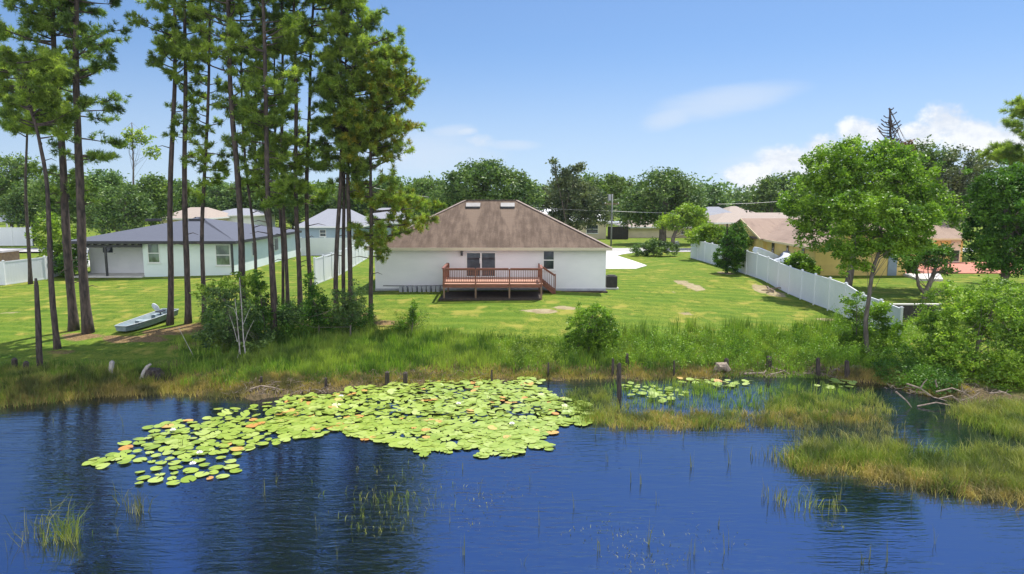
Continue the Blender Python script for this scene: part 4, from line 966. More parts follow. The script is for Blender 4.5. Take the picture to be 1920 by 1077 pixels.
    for i in range(dead_lower):
        py = rng.uniform(ey[-1], min(base[1] - 60, ey[-1] + 140)) if base[1] - 60 > ey[-1] else ey[-1]
        z = P(960, py, Yb)[2]; az = rng.uniform(0, 6.28); ln = rng.uniform(.4, 1.1); s0 = np.array([np.interp(z, path[:, 2], path[:, 0]), np.interp(z, path[:, 2], path[:, 1]), z])
        br.tube([s0 - g, s0 - g + np.array([math.cos(az) * ln * .6, math.sin(az) * ln * .6, .12]), s0 - g + np.array([math.cos(az) * ln, math.sin(az) * ln, .02])], [.03, .02, .008], 5)
    br.build('branches', M[bark], T)
    tc_ = np.array(tc_) - g; td_ = np.array(td_)
    if yellow:
        pick = rng.uniform(0, 1, len(tc_)) < .45
        bulk('yellowed_foliage', tuft_tris(tc_[pick], td_[pick], L=L), 4, LEAF_F, M['pine_yellow'], T); tc_, td_ = tc_[~pick], td_[~pick]
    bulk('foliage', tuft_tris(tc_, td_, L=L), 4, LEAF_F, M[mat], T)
    return T
PG_ = 'tall pines along the pond bank'
pine('slim bare-stemmed pine farthest left, standing by the white fence', (55, 524, 51), [(48, 330), (50, 225), (48, 120)], .17, [(105, 25, 30), (150, 62, 58), (210, 70, 62), (250, 40, 45)], 60, L=.36)
pine('thin pine at left whose crooked stem leans left into a low crown', (108, 655), [(97, 520), (85, 330), (68, 235), (40, 150), (20, 90)], .17, [(95, 30, 50), (130, 50, 70), (190, 60, 60), (250, 20, 40)], 55)
pine('thick dark pine, left one of the tall pair at left', (137, 620), [(128, 470), (113, 250), (101, 60), (97, -200)], .27, [(-190, 30, 30), (-60, 80, 60), (30, 100, 35), (90, 90, 45), (150, 55, 30), (215, 12, 25), (330, 28, 18), (400, 22, 15)], 95, 'pine_dark')
pine('thick dark pine, right one of the tall pair at left, with branches reaching right', (165, 625), [(155, 480), (146, 300), (143, 40), (143, -230)], .29, [(-220, 30, 30), (-70, 70, 90), (10, 60, 110), (60, 50, 100), (110, 45, 112), (170, 30, 100), (200, 8, 70), (380, 18, 22), (410, 22, 30)], 105, 'pine_dark')
pine('straight pine right beside the stern of the beached boat', (318, 610), [(319, 420), (324, 240), (328, 60), (330, -170)], .20, [(-160, 25, 25), (0, 38, 45), (60, 50, 55), (110, 42, 50), (150, 18, 20)], 60)
pine('straight pine second right of the beached boat', (351, 607), [(349, 430), (345, 250), (348, 80), (346, -180)], .20, [(-170, 25, 30), (0, 40, 45), (60, 45, 50), (110, 30, 42), (200, 15, 22), (300, 14, 24), (360, 10, 14)], 75)
pine('thinner pine third right of the beached boat with sparse middle sprigs', (382, 606), [(380, 440), (384, 280), (393, 130), (398, -100)], .15, [(-90, 25, 25), (60, 20, 25), (130, 26, 30), (240, 36, 36), (330, 30, 40), (390, 22, 30)], 60, dens=.8)
pine('stout pine rising behind the white-stemmed dead shrub', (459, 618), [(452, 480), (444, 300), (431, 140), (426, 20), (424, -240)], .22, [(-230, 30, 30), (-80, 70, 60), (20, 60, 70), (90, 65, 70), (150, 50, 60), (220, 25, 25)], 95)
pine('thin ivy-footed pine just right of the stout one', (484, 598), [(478, 470), (462, 330), (455, 200), (450, 60), (448, -60)], .11, [(-50, 20, 20), (60, 25, 28), (150, 22, 25), (260, 18, 20), (350, 16, 25)], 45, dens=.8)
pine('thin pine leaning left among the middle trunks', (522, 592), [(503, 430), (483, 340), (478, 220), (480, 100)], .10, [(90, 20, 25), (200, 26, 30), (280, 30, 30), (350, 26, 34)], 48, 'pine_dark')
pine('grey-barked pine with its foot farthest forward in the middle group', (513, 634), [(508, 470), (502, 310), (496, 170), (494, 0), (492, -230)], .19, [(-220, 30, 30), (-60, 60, 60), (40, 55, 60), (120, 50, 50), (190, 40, 42), (280, 40, 36), (350, 46, 44), (395, 25, 28)], 110)
pine('slim dark pine directly behind the forward grey-barked pine', (531, 590), [(528, 450), (520, 320), (513, 150), (512, -80)], .11, [(-70, 22, 25), (60, 28, 30), (180, 25, 30), (300, 25, 25), (370, 30, 26)], 50, 'pine_dark')
pine('plain pine between the slim dark one and the tall straight central one', (540, 594), [(533, 450), (530, 330), (528, 170), (530, -150)], .14, [(-140, 30, 30), (0, 40, 45), (120, 35, 35), (250, 40, 34), (340, 38, 36), (390, 28, 30)], 70)
pine('tall straight pine in the centre of the middle group', (562, 596), [(558, 450), (555, 300), (553, 120), (552, 0), (552, -260)], .17, [(-250, 30, 30), (-90, 60, 60), (0, 65, 55), (60, 55, 50), (130, 35, 30), (200, 26, 30), (290, 30, 32), (370, 38, 40)], 100)
pine('ivy-wrapped pine at the right side of the middle group', (582, 590), [(577, 440), (576, 300), (581, 120), (590, 0), (594, -200)], .16, [(-190, 30, 40), (-40, 55, 70), (40, 40, 60), (110, 30, 40), (190, 22, 24), (280, 18, 20), (390, 26, 34)], 80)
pine('left dark trunk of the tight right-hand cluster', (629, 604), [(632, 480), (638, 330), (640, 180), (640, 40), (642, -90)], .17, [(-80, 30, 30), (30, 45, 40), (100, 50, 30), (180, 45, 30), (260, 40, 20), (330, 42, 25)], 62, 'pine_dark')
pine('middle trunk of the tight right-hand cluster', (646, 600), [(645, 470), (643, 320), (648, 160), (652, 60), (656, -30)], .14, [(-25, 25, 30), (40, 40, 60), (120, 35, 70), (200, 35, 60), (280, 30, 40), (360, 20, 30)], 75)
pine('right grey trunk of the tight right-hand cluster with a big rounded crown', (661, 602), [(657, 480), (650, 350), (653, 200), (668, 90), (672, 5)], .18, [(5, 28, 22), (30, 35, 45), (70, 40, 75), (110, 40, 85), (160, 40, 95), (210, 35, 100), (260, 25, 90)], 92)
pine('rightmost pine with long boughs reaching toward the main house', (697, 600), [(695, 470), (694, 350), (697, 250), (705, 190), (718, 110)], .16, [(95, 25, 35), (130, 35, 55), (180, 35, 85), (225, 30, 118), (255, 25, 95), (290, 32, 60), (330, 30, 60), (365, 22, 90), (395, 16, 120), (425, 18, 100), (455, 12, 60), (485, 6, 35)], 150, yellow=True)
# broken snag
g = G(75, 697); m_ = MB(); tp = P(67, 522, g[1]); md = P(72, 610, g[1])
m_.tube([(0, 0, -.3), (md - g) * .5, md - g, tp - g + (0, 0, -.3), tp - g], [.13, .11, .10, .085, .04], 9, .15)
o = m_.build('dead_snag', M['dead_wood']); o.location = tuple(g); tag(o, 'tall bare broken-topped trunk at the water edge on the left', 'dead tree')
# low curved dead bough on the cluster is a top-level fallen limb

# ------------------------------------------------------------------ broadleaf trees
def tree(name, label, base, lobes_px, mat, nclump, per, crad, leaf, trunk=None, r0=.2, bark='bark_grey', cat='tree', group=None, limbs=6, droop=0, shell=.5, depth=.9, parts=True, twigs=0, aspect=.55, gap=.75):
    """base (x,y); lobes_px rows: px, py, rx px, ry px [, depth offset m] at the tree's own distance"""
    bx, by = base; bz = Z(bx, by); k = mpp(by); g = np.array([bx, by, bz]); L_ = []
    for r_ in lobes_px:
        c_ = P(r_[0], r_[1], by + (r_[4] if len(r_) > 4 else 0)); L_.append([c_[0] - bx, c_[1] - by, c_[2] - bz, r_[2] * k, max(r_[2], r_[3]) * k * depth, r_[3] * k])
    T = thing(name, label, cat, tuple(g), group=group)
    m_ = MB(); L_ = np.array(L_); top = L_[np.argmax(L_[:, 2])]
    if trunk is None: tp = np.array([[0, 0, -.3], [0, 0, top[2] * .25], [top[0] * .4, top[1] * .4, top[2] * .6], [top[0], top[1], top[2]]])
    else: tp = np.array([[0, 0, -.3]] + [list(P(a, b, by) - g) for a, b in trunk])
    f = np.linspace(0, 1, 12); seg = np.linspace(0, 1, len(tp)); pp = np.stack([np.interp(f, seg, tp[:, a]) for a in range(3)], 1)
    m_.tube(pp, np.linspace(r0, r0 * .3, 12), 9, .1); m_.build('trunk', M[bark], T, smooth=True)
    pts, cl = foliage_pts(L_, nclump, per, crad, shell, gap)
    m_ = MB(); pick = rng.choice(len(cl), min(len(cl), limbs * 5), replace=False)
    for i, q in enumerate(cl[pick]):
        a = pp[rng.integers(4, 12)]; mid = a * .5 + q * .5 + rng.normal(size=3) * .06 * np.linalg.norm(q - a); th = r0 * (.28 if i < limbs else .1)
        m_.tube([a, mid, q], [th, th * .6, th * .15], 5)
    m_.build('branches', M[bark], T)
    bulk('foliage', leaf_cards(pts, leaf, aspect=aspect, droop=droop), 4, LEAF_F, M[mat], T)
    return T
def at_y(px, Y): return (P(px, 400, Y)[0], Y)

# right-hand side
tree('shade_tree', 'big light-green leafy tree behind the right fence hiding half of the yellow house', at_y(1597, 46.5),
     [(1640, 335, 100, 62), (1600, 350, 95, 78), (1520, 380, 55, 62), (1560, 310, 60, 40), (1650, 310, 65, 42), (1700, 340, 60, 42), (1690, 375, 80, 38), (1750, 375, 42, 38), (1590, 290, 32, 28), (1530, 440, 45, 30), (1500, 400, 34, 40), (1590, 420, 45, 24), (1772, 405, 34, 22), (1662, 283, 28, 16)],
     'bright', 900, 62, .5, .2, [(1597, 500), (1602, 440), (1600, 360), (1598, 300)], .26, shell=.45, limbs=9)
tree('shore_tree', 'leaning pondside tree with a grey stem in front of the near fence panels', (G(1628, 668)[0], G(1628, 668)[1]),
     [(1655, 425, 55, 30), (1705, 420, 44, 30), (1602, 480, 30, 26), (1572, 465, 24, 18), (1640, 452, 40, 22), (1690, 460, 30, 18), (1640, 390, 60, 28), (1585, 425, 26, 20), (1722, 450, 26, 22), (1672, 468, 26, 14), (1590, 385, 34, 24), (1610, 500, 20, 12), (1745, 400, 26, 20), (1580, 505, 12, 8)],
     'bright', 520, 60, .26, .14, [(1622, 610), (1636, 505), (1650, 470), (1655, 400)], .125, shell=.4, limbs=9)
tree('shrub', 'light bushy shrub growing round the foot of the leaning pondside tree', at_y(1622, 32.2), [(1618, 610, 40, 34), (1650, 640, 50, 24), (1600, 645, 40, 22), (1670, 620, 22, 24), (1606, 572, 24, 26), (1648, 588, 22, 28)], 'bright', 230, 44, .25, .13, r0=.04, cat='shrub')
GT = tree('gnarled_tree', 'gnarled forked tree with bare crooked limbs in the yellow house yard', (G(1733, 560)[0], G(1733, 560)[1]),
     [(1722, 470, 34, 30), (1750, 480, 34, 22), (1700, 490, 22, 26), (1770, 470, 20, 12), (1775, 508, 14, 8)], 'dark_leaf', 130, 38, .3, .16, [(1738, 545), (1752, 510), (1755, 490)], .2, bark='bark_grey', shell=.3)
gt_ = G(1733, 560)
for pl, r_ in (([(1735, 555), (1722, 535), (1718, 510), (1722, 488)], .12), ([(1752, 512), (1770, 508), (1790, 512), (1802, 508)], .09), ([(1752, 505), (1775, 490), (1798, 484)], .07), ([(1755, 500), (1770, 480), (1768, 466), (1790, 455)], .06), ([(1768, 466), (1764, 452)], .04), ([(1745, 560), (1765, 548), (1782, 545)], .06)):
    q = np.array([P(a, b, gt_[1]) for a, b in pl]); m_ = MB(); m_.tube(q - gt_, np.linspace(r_, r_ * .4, len(q)), 7, .12); m_.build('bare_limb', M['bark_grey'], GT)

tree('shade_tree', 'dark glossy round-crowned tree at the right edge above the willow bush', at_y(1880, 41),
     [(1880, 400, 62, 80), (1850, 440, 40, 50), (1920, 380, 50, 70), (1870, 350, 48, 36), (1850, 480, 30, 34), (1930, 460, 40, 50), (1905, 500, 40, 20), (1960, 420, 50, 80)], 'dark_leaf', 900, 50, .4, .18, [(1885, 520), (1885, 440), (1885, 360)], .28, shell=.6, gap=.85)
def big_bush(name, label, lobes, mat, Y, bx, n, per, crad, leaf, shell=.75, droop=.1):
    return tree(name, label, at_y(bx, Y), lobes, mat, n, per, crad, leaf, gap=1.3, r0=.09, shell=shell, droop=droop, cat='bush', limbs=10)
big_bush('willow_bush', 'huge pale-green willow bush overhanging the right bank', [(1850, 630, 95, 100, 0), (1785, 590, 60, 62, 1.5), (1900, 590, 70, 60, .5), (1780, 680, 55, 60, 0), (1870, 560, 60, 40, 1.5), (1920, 690, 60, 50, -.8), (1850, 700, 70, 40, -1), (1760, 640, 34, 50, .8), (1990, 640, 90, 110, .5)], 'willow', 28.4, 1850, 1500, 42, .26, .115)
big_bush('bush', 'low shaded bush at the foot of the willow bush beside the dark inlet', [(1690, 690, 45, 40), (1730, 710, 50, 34), (1660, 700, 35, 30)], 'dark_leaf', 29.6, 1695, 260, 30, .2, .1)
big_bush('round_bush', 'round bright-green bush alone on the bank below the deck', [(1112, 612, 44, 38), (1095, 640, 32, 32), (1130, 632, 32, 34), (1112, 590, 32, 20), (1090, 665, 26, 20)], 'bright', 31.3, 1110, 420, 40, .17, .1)
tree('vine_bush', 'dark vine-covered bush wrapped round the slender post at the right fence', at_y(1368, 54.5), [(1377, 458, 22, 34), (1356, 480, 18, 22), (1384, 436, 16, 20), (1382, 488, 14, 18), (1364, 500, 14, 12)], 'dark_leaf', 300, 50, .26, .15, r0=.1, gap=9, cat='bush')
tree('fence_shrub', 'yellow-green shrub just behind the far end of the right fence', at_y(1318, 66), [(1310, 442, 24, 15), (1340, 448, 26, 18), (1330, 430, 18, 10), (1360, 440, 16, 16), (1395, 452, 12, 14)], 'lime', 220, 40, .4, .22, r0=.08, gap=9, cat='shrub')
tree('fern_shrub', 'feathery green shrub between the right fence and the yellow wall', at_y(1497, 52.3), [(1497, 494, 26, 16), (1480, 500, 16, 14), (1515, 505, 18, 12), (1498, 478, 10, 10)], 'bright', 160, 40, .3, .2, r0=.05, cat='shrub', droop=.3)
tree('hedge', 'loose olive-green hedge beside the mailbox and driveway', at_y(1228, 70), [(1205, 468, 20, 11), (1230, 464, 24, 15), (1255, 467, 18, 11)], 'oak', 150, 36, .35, .2, r0=.06, cat='hedge')
tree('citrus_tree', 'yellow-green leafy tree between the left fence and the pergola', at_y(103, 56), [(100, 440, 34, 36), (85, 420, 22, 20), (125, 455, 26, 34), (110, 485, 30, 28), (140, 440, 16, 20)], 'lime', 190, 34, .42, .24, r0=.12)
tree('shrub', 'dark shrub under the pergola end of the left house', at_y(130, 54.8), [(135, 490, 28, 24), (110, 500, 20, 16)], 'dark_leaf', 90, 32, .35, .2, r0=.08, cat='shrub')

# middle distance
tree('live_oak', 'broad domed dark oak directly behind the main house roof', at_y(912, 80), [(905, 345, 68, 40), (950, 355, 55, 32), (870, 360, 40, 30), (985, 372, 34, 22), (915, 325, 50, 20), (840, 372, 30, 20)], 'oak', 560, 34, .95, .36, r0=.4, shell=.7)
tree('oak_tree', 'tall dusky tree with bare upright top limbs right of the main roof', at_y(1062, 86), [(1060, 365, 46, 34), (1090, 380, 50, 32), (1040, 385, 34, 26), (1120, 395, 40, 26), (1075, 342, 26, 16), (1080, 410, 44, 18)], 'oak_grey', 480, 32, .8, .36, r0=.35, shell=.55)
tree('oak_tree', 'thin leggy treetop with leaf tufts standing above the dusky tree', at_y(1062, 84), [(1045, 318, 10, 9), (1062, 325, 12, 12), (1082, 316, 12, 8), (1036, 303, 6, 4), (1058, 340, 18, 8), (1094, 312, 6, 5)], 'oak_grey', 70, 26, .5, .34, r0=.1, shell=.2, gap=9, limbs=4)
tree('oak_tree', 'light-green tree between the dusky tree and the utility pole', at_y(1105, 105), [(1110, 352, 34, 24), (1140, 358, 30, 24), (1165, 350, 22, 18), (1148, 338, 12, 8)], 'far2', 260, 26, .9, .45, r0=.25, shell=.5)
tree('live_oak', 'big spreading olive oak beyond the driveway', at_y(1243, 88), [(1240, 375, 64, 42), (1205, 385, 42, 38), (1285, 370, 36, 36), (1240, 345, 44, 24), (1195, 410, 30, 20), (1275, 400, 38, 26), (1265, 340, 26, 18), (1300, 392, 24, 26)], 'oak', 620, 32, .95, .36, [(1243, 430), (1245, 400), (1245, 350)], .55, shell=.65)
tree('street_tree', 'small light-green tree in front of the big spreading oak', at_y(1263, 80), [(1265, 415, 34, 15), (1300, 402, 28, 18), (1240, 418, 14, 10), (1310, 420, 20, 16), (1285, 395, 14, 10)], 'lime', 190, 30, .6, .3, r0=.3)
tree('oak_tree', 'mid-green oak behind the tan roofs left of the big light tree', at_y(1450, 100), [(1450, 365, 42, 28), (1485, 360, 40, 34), (1420, 378, 30, 18), (1440, 342, 18, 12), (1500, 385, 30, 14)], 'oak', 380, 28, 1.0, .42, r0=.3)
tree('oak_tree', 'dusky oak with greyish twigs right of the dead brown tree', at_y(1790, 70), [(1800, 320, 52, 40), (1840, 335, 34, 40), (1770, 350, 40, 36), (1820, 380, 50, 30), (1745, 380, 30, 30)], 'oak_grey', 460, 26, .75, .3, r0=.35, bark='bark_pale', limbs=22, shell=.5)
tree('oak_tree', 'dark oak crown just left of the dusky oak', at_y(1725, 72), [(1722, 300, 36, 34), (1755, 305, 36, 28), (1700, 330, 30, 34), (1740, 340, 40, 36)], 'oak', 360, 30, .8, .3, r0=.3)
DT = tree('dead_tree', 'dead brown-leaved tree poking out behind the big light tree', at_y(1680, 64), [(1682, 285, 24, 20), (1690, 310, 18, 20), (1662, 272, 14, 8), (1700, 275, 14, 10), (1686, 340, 12, 20)], 'brown_leaf', 120, 26, .45, .18, [(1675, 400), (1672, 300), (1668, 205)], .2, bark='dead_wood', shell=.2, limbs=10)
g_ = np.array(DT.location)
for i in range(30):
    f = rng.uniform(0, 1); z = P(960, 202 + 70 * f, 64)[2]; az = rng.uniform(0, 6.28); ln = .3 + 1.3 * f * rng.uniform(.5, 1); x0 = P(1668 + f, 240, 64)[0]
    m_ = MB(); m_.tube([(x0, 64, z) - g_, np.array((x0 + math.cos(az) * ln * .6, 64 + math.sin(az) * ln * .6, z + .1 * ln)) - g_, np.array((x0 + math.cos(az) * ln, 64 + math.sin(az) * ln, z + .45 * ln)) - g_], [.05, .04, .05], 4); m_.build('bare_twig', M['dead_wood'], DT)
pine('pine at the right picture edge reaching in with two leafy boughs', (1955, 505, 50), [(1950, 380), (1938, 280), (1935, 180)], .25, [(180, 20, 40), (215, 38, 60), (260, 40, 60), (290, 85, 70), (310, 60, 60), (345, 50, 50)], 90, group=None, name='pine_tree', L=.34)
tree('sapling_pine', 'sparse young pine with open airy crown above the left treeline', at_y(252, 82), [(250, 245, 18, 14), (225, 272, 14, 12), (285, 285, 16, 10), (245, 262, 10, 14), (215, 268, 8, 6), (262, 262, 22, 8)], 'pine', 56, 26, .5, .34, [(250, 340), (250, 300), (247, 230)], .14, shell=.1)

# left treeline crowns
left = [(20, 330, 60, 45, 92, 'far2', 'yellow-green leafy tree at the far left edge behind the gazebo'), (60, 375, 50, 40, 88, 'oak', 'dark tree mass behind the thin pines at far left'), (120, 360, 60, 45, 84, 'far2', 'light leafy tree behind the pair of thick pines'),
        (190, 350, 50, 34, 86, 'far', 'mid-green tree right of the thick pines, far behind'), (225, 385, 62, 46, 78, 'oak', 'dark rounded oak overhanging the dark-roofed left house'), (282, 365, 44, 40, 90, 'far2', 'light tree behind the dark rounded oak at left'),
        (330, 370, 40, 34, 120, 'far', 'tree seen between the boat-side pines'), (400, 370, 40, 28, 118, 'far', 'tree above the pale gabled roof at left'), (460, 366, 40, 28, 120, 'far2', 'light tree behind the stout middle pine'),
        (530, 368, 46, 30, 118, 'far', 'tree behind the middle trunks'), (600, 370, 44, 28, 115, 'far2', 'light tree over the blue-grey house'), (665, 366, 40, 30, 112, 'oak', 'dark tree behind the tight trunk cluster'),
        (725, 360, 40, 30, 112, 'far', 'tree left of the main roof behind the boughs'), (800, 362, 46, 30, 108, 'far2', 'light tree left of the domed oak')]
for px, py, rx, ry, Y, mt, lb in left:
    q = [(px, py, rx * .8, ry * .8), (px - rx * .55, py + ry * .35, rx * .5, ry * .6), (px + rx * .5, py + ry * .3, rx * .5, ry * .6), (px + rx * .2, py - ry * .45, rx * .5, ry * .45), (px, py + ry * .8, rx * .8, ry * .5)]
    tree('broadleaf_tree', lb, at_y(px, Y), q, mt, 330, 26, .011 * Y, .0042 * Y, r0=.3, shell=.65)

# far tree line: shared variants, copied
vari = []
for k, (mt, tall) in enumerate((('far', 1.0), ('far2', .9), ('far', 1.2), ('oak', 1.0), ('far', 1.6))):
    H_ = 9 * tall; L_ = [[rng.normal() * 1.2, rng.normal() * 1.2, H_ * (.55 + .12 * rng.normal()), rng.uniform(1.8, 3), rng.uniform(1.8, 3), H_ * .26] for _ in range(5)] + [[0, 0, H_ * .82, 1.8, 1.8, H_ * .17], [0, 0, H_ * .35, 2.6, 2.6, H_ * .25]]
    if k == 4: L_ = [[rng.normal() * 1.0, rng.normal() * 1.0, H_ * (.72 + .09 * i), 1.7, 1.7, 1.3] for i in range(3)]
    T = thing('broadleaf_tree', 'green treetop in the hazy far tree line', 'tree', (0, 0, 0), group='trees in the far tree line')
    m_ = MB(); m_.tube([(0, 0, -.3), (.1, 0, H_ * .4), (0, .1, H_ * .8)], [.3, .2, .08], 7); m_.build('trunk', M['bark'], T)
    p_, _ = foliage_pts(L_, 150, 22, 1.1, .6); bulk('foliage', leaf_cards(p_, .62), 4, LEAF_F, M[mt], T); vari.append(T)
rr = random.Random(5); spots = []
for i in range(74):
    px = -40 + i * 27 + rr.uniform(-8, 8); Y = rr.uniform(125, 190); spots.append((px, Y))
used = set()
for i, (px, Y) in enumerate(spots):
    k = rr.choice([0, 1, 2, 3, 0, 2, 4]); T = vari[k]
    if k in used: T = copy_tree(T)
    used.add(k); x = P(px, 400, Y)[0]; top = rr.uniform(338, 358) - (8 if px < 300 else 0)
    hgt = P(960, top, Y)[2]; s_ = hgt / (9 * (1, .9, 1.2, 1, 1.6)[k]); T.location = (x, Y, 0); T.scale = (s_ * 1.15, s_ * 1.15, s_); T.rotation_euler = (0, 0, rr.uniform(0, 6.28))
for k in range(5):
    if k not in used: vari[k].location = (0, 200, 0)
# closing wood on the horizon
n_ = 2600; x = rng.uniform(-260, 260, n_); y = rng.uniform(205, 250, n_); z = rng.uniform(0, 1, n_) ** .7 * (7.5 + 2.5 * np.sin(x * .13) + 1.5 * np.sin(x * .41 + 1))
c_ = np.stack([x, y, z], 1); idx = np.repeat(np.arange(n_), 16); p_ = c_[idx] + unit(len(idx)) * rng.uniform(0, 2.4, len(idx))[:, None]
o = bulk('distant_wood', leaf_cards(p_, 1.3), 4, LEAF_F, M['far']); tag(o, 'distant band of woods closing the horizon', 'woods', kind='stuff')

# ------------------------------------------------------------------ bank vegetation (grass nobody could count)
def bank(name, poly, n, h, mat, w_=.022, lean=.35, seed=0, label=None, zoff=-.03, clump=0, curl=.5, holes=None, leandir=None, water=False):
    q = sample_poly(poly, n)
    if clump:
        nc = max(2, n // clump); cc = sample_poly(poly, nc); k = rng.integers(0, nc, n); r_ = np.abs(rng.normal(size=n)) * .28; a = rng.uniform(0, 6.28, n)
        q = cc[k] + np.stack([r_ * np.cos(a), r_ * np.sin(a)], 1); hh = (h * rng.uniform(.55, 1.3, nc))[k]
    else: hh = h * (.8 + .35 * np.sin(q[:, 0] * 1.7 + seed) * np.sin(q[:, 1] * 2.3 + seed))
    z = np.full(len(q), WZ) if water else np.maximum(zg(q[:, 0], q[:, 1]), WZ - .02); b_ = np.stack([q[:, 0], q[:, 1], z + zoff], 1)
    o = bulk(name, blades(b_, hh, w_, lean, leandir, curl), 5, BL_F, M[mat]); tag(o, label, 'grass', kind='stuff'); return o
def gp(l): return [tuple(G(a, b)[:2]) for a, b in l]
def wp(l): return [tuple(Wt(a, b)[:2]) for a, b in l]
LN = 'grass'
bank('tall_grass', gp([(660, 622), (800, 628), (930, 632), (1060, 640), (1240, 642), (1400, 640), (1560, 632), (1650, 640), (1660, 690), (1560, 690), (1300, 690), (1060, 690), (900, 690), (700, 700), (560, 712), (480, 700), (500, 640)]), 36000, .46, 'grass_green', .024, .4, 1, 'lush tall green grass covering the bank slope', clump=34)
bank('bank_grass', gp([(480, 652), (560, 640), (760, 628), (1000, 636), (1300, 640), (1600, 640), (1660, 700), (1300, 700), (900, 708), (600, 722), (420, 728), (330, 722), (380, 680)]), 34000, .26, 'grass_green', .026, .6, 2, 'short green grass along the bank slope')
bank('shaded_grass', gp([(330, 640), (480, 625), (700, 612), (760, 622), (600, 700), (420, 735), (330, 728)]), 16000, .38, 'grass_green', .024, .5, 3, 'rank grass in the shade under the middle pines', clump=50)
bank('dry_shore_grass', gp([(320, 722), (600, 712), (900, 700), (1300, 690), (1380, 694), (1380, 708), (1300, 713), (1000, 714), (720, 720), (560, 736), (420, 752), (330, 744)]), 17000, .24, 'grass_dry', .022, .8, 4, 'dry tan grass fringing the shoreline', clump=30)
bank('shore_sedge', gp([(0, 700), (230, 700), (320, 716), (300, 734), (200, 742), (120, 764), (0, 764)]) + [(-24, 25.2), (-24, 28)], 26000, .42, 'grass_marsh', .022, .4, 5, 'yellow-green sedge on the left shore in front of the snag', clump=60)
bank('shore_sedge', gp([(0, 725), (230, 718), (330, 722), (330, 738), (200, 745), (120, 766), (0, 766)]), 12000, .34, 'grass_dry', .022, .7, 19, 'golden front fringe of the left shore sedge', clump=30)
bank('shore_sedge', gp([(0, 690), (240, 690), (330, 700), (330, 712), (0, 722)]), 9000, .34, 'grass_green', .02, .4, 6, 'darker green grass behind the left shore sedge', clump=40)
bank('marsh_grass', wp([(1060, 738), (1130, 735), (1160, 760), (1260, 772), (1330, 778), (1500, 745), (1640, 745), (1670, 770), (1640, 788), (1420, 800), (1200, 803), (1110, 800), (1070, 775)]), 7500, .36, 'grass_marsh', .02, .7, 7, 'band of marsh grass standing in the water right of the lily pads', clump=45, water=True)
bank('marsh_grass', wp([(1110, 780), (1640, 774), (1650, 790), (1420, 802), (1200, 806), (1110, 800)]), 6000, .26, 'grass_dry', .02, .9, 8, 'tan matted edge of the marsh grass band', clump=40, water=True)
bank('marsh_grass', wp([(1475, 862), (1530, 840), (1600, 838), (1720, 858), (1850, 846), (1925, 858), (1990, 880), (1990, 950), (1925, 930), (1800, 925), (1700, 905), (1640, 882), (1500, 878)]), 14000, .46, 'grass_marsh', .018, .75, 9, 'arching marsh grass tongue reaching in from the lower right', clump=60, water=True)
bank('marsh_grass', wp([(1475, 866), (1600, 868), (1720, 892), (1850, 905), (1990, 925), (1990, 955), (1800, 930), (1690, 908), (1500, 882)]), 6000, .30, 'grass_dry', .018, 1.1, 10, 'tan front edge of the lower right grass tongue', clump=50, water=True)
bank('marsh_grass', wp([(1790, 765), (1930, 755), (1930, 830), (1870, 820), (1800, 790)]), 6000, .42, 'grass_marsh', .02, .8, 11, 'brownish reeds below the willow bush at the right edge', clump=45, water=True)
bank('marsh_grass', wp([(1480, 800), (1640, 790), (1680, 800), (1720, 840), (1600, 842), (1490, 845)]), 900, .36, 'reed', .018, .6, 12, 'thin reeds scattered between the two marsh grass bands', clump=25, water=True)
bank('marsh_grass', wp([(1130, 722), (1300, 722), (1420, 726), (1560, 728), (1600, 745), (1400, 765), (1200, 765)]), 2600, .34, 'grass_green', .018, .4, 13, 'green rushes in the small pool below the right bank', clump=14, water=True)
bank('tall_rushes', gp([(1090, 630), (1300, 622), (1460, 618), (1600, 612), (1640, 640), (1600, 660), (1300, 655), (1120, 655)]), 7000, .75, 'grass_green', .024, .22, 16, 'tall upright rushes along the top of the right bank', clump=40)
bank('dry_shore_grass', gp([(1560, 698), (1650, 700), (1660, 712), (1570, 714)]), 1800, .26, 'grass_dry', .022, .8, 17, 'dry grass at the waterline under the leaning tree', clump=20)
bank('thatch', gp([(760, 690), (860, 684), (960, 694), (1090, 700), (1090, 712), (760, 712)]), 6000, .16, 'grass_dry', .024, 1.3, 18, 'matted tan thatch behind the lily pads')
# leafy weeds on the bank: small cards on stalks
def weeds(name, poly, n, h, mat, label, leaf=.09):
    q = sample_poly(poly, n); b_ = np.stack([q[:, 0], q[:, 1], zg(q[:, 0], q[:, 1])], 1); hh = h * rng.uniform(.5, 1.25, n); k = 26; idx = np.repeat(np.arange(n), k); f = rng.uniform(.1, 1, len(idx))
    sp = (.05 + .11 * (1 - f)) * 1.0; p_ = b_[idx] + np.stack([rng.normal(size=len(idx)) * sp, rng.normal(size=len(idx)) * sp, f * hh[idx]], 1)
    o = bulk(name, leaf_cards(p_, leaf, .4), 4, LEAF_F, M[mat]); tag(o, label, 'weeds', kind='stuff')
weeds('leafy_weeds', gp([(1120, 640), (1300, 636), (1480, 634), (1600, 630), (1620, 690), (1300, 700), (1130, 696)]), 720, .75, 'bright', 'tall leafy weeds along the right half of the bank')
weeds('leafy_weeds', gp([(930, 650), (1060, 640), (1080, 690), (940, 690)]), 120, .7, 'grass_green', 'feathery weeds left of the round bush')
weeds('leafy_weeds', gp([(1560, 590), (1600, 640), (1700, 650), (1700, 690), (1560, 690)]), 260, .8, 'bright', 'bright weeds round the near end of the right fence')
weeds('undergrowth', gp([(375, 600), (470, 590), (600, 585), (700, 602), (700, 622), (600, 640), (480, 650), (390, 640)]), 1000, .95, 'dark_leaf', 'dark leafy undergrowth between the pine trunks', .12)
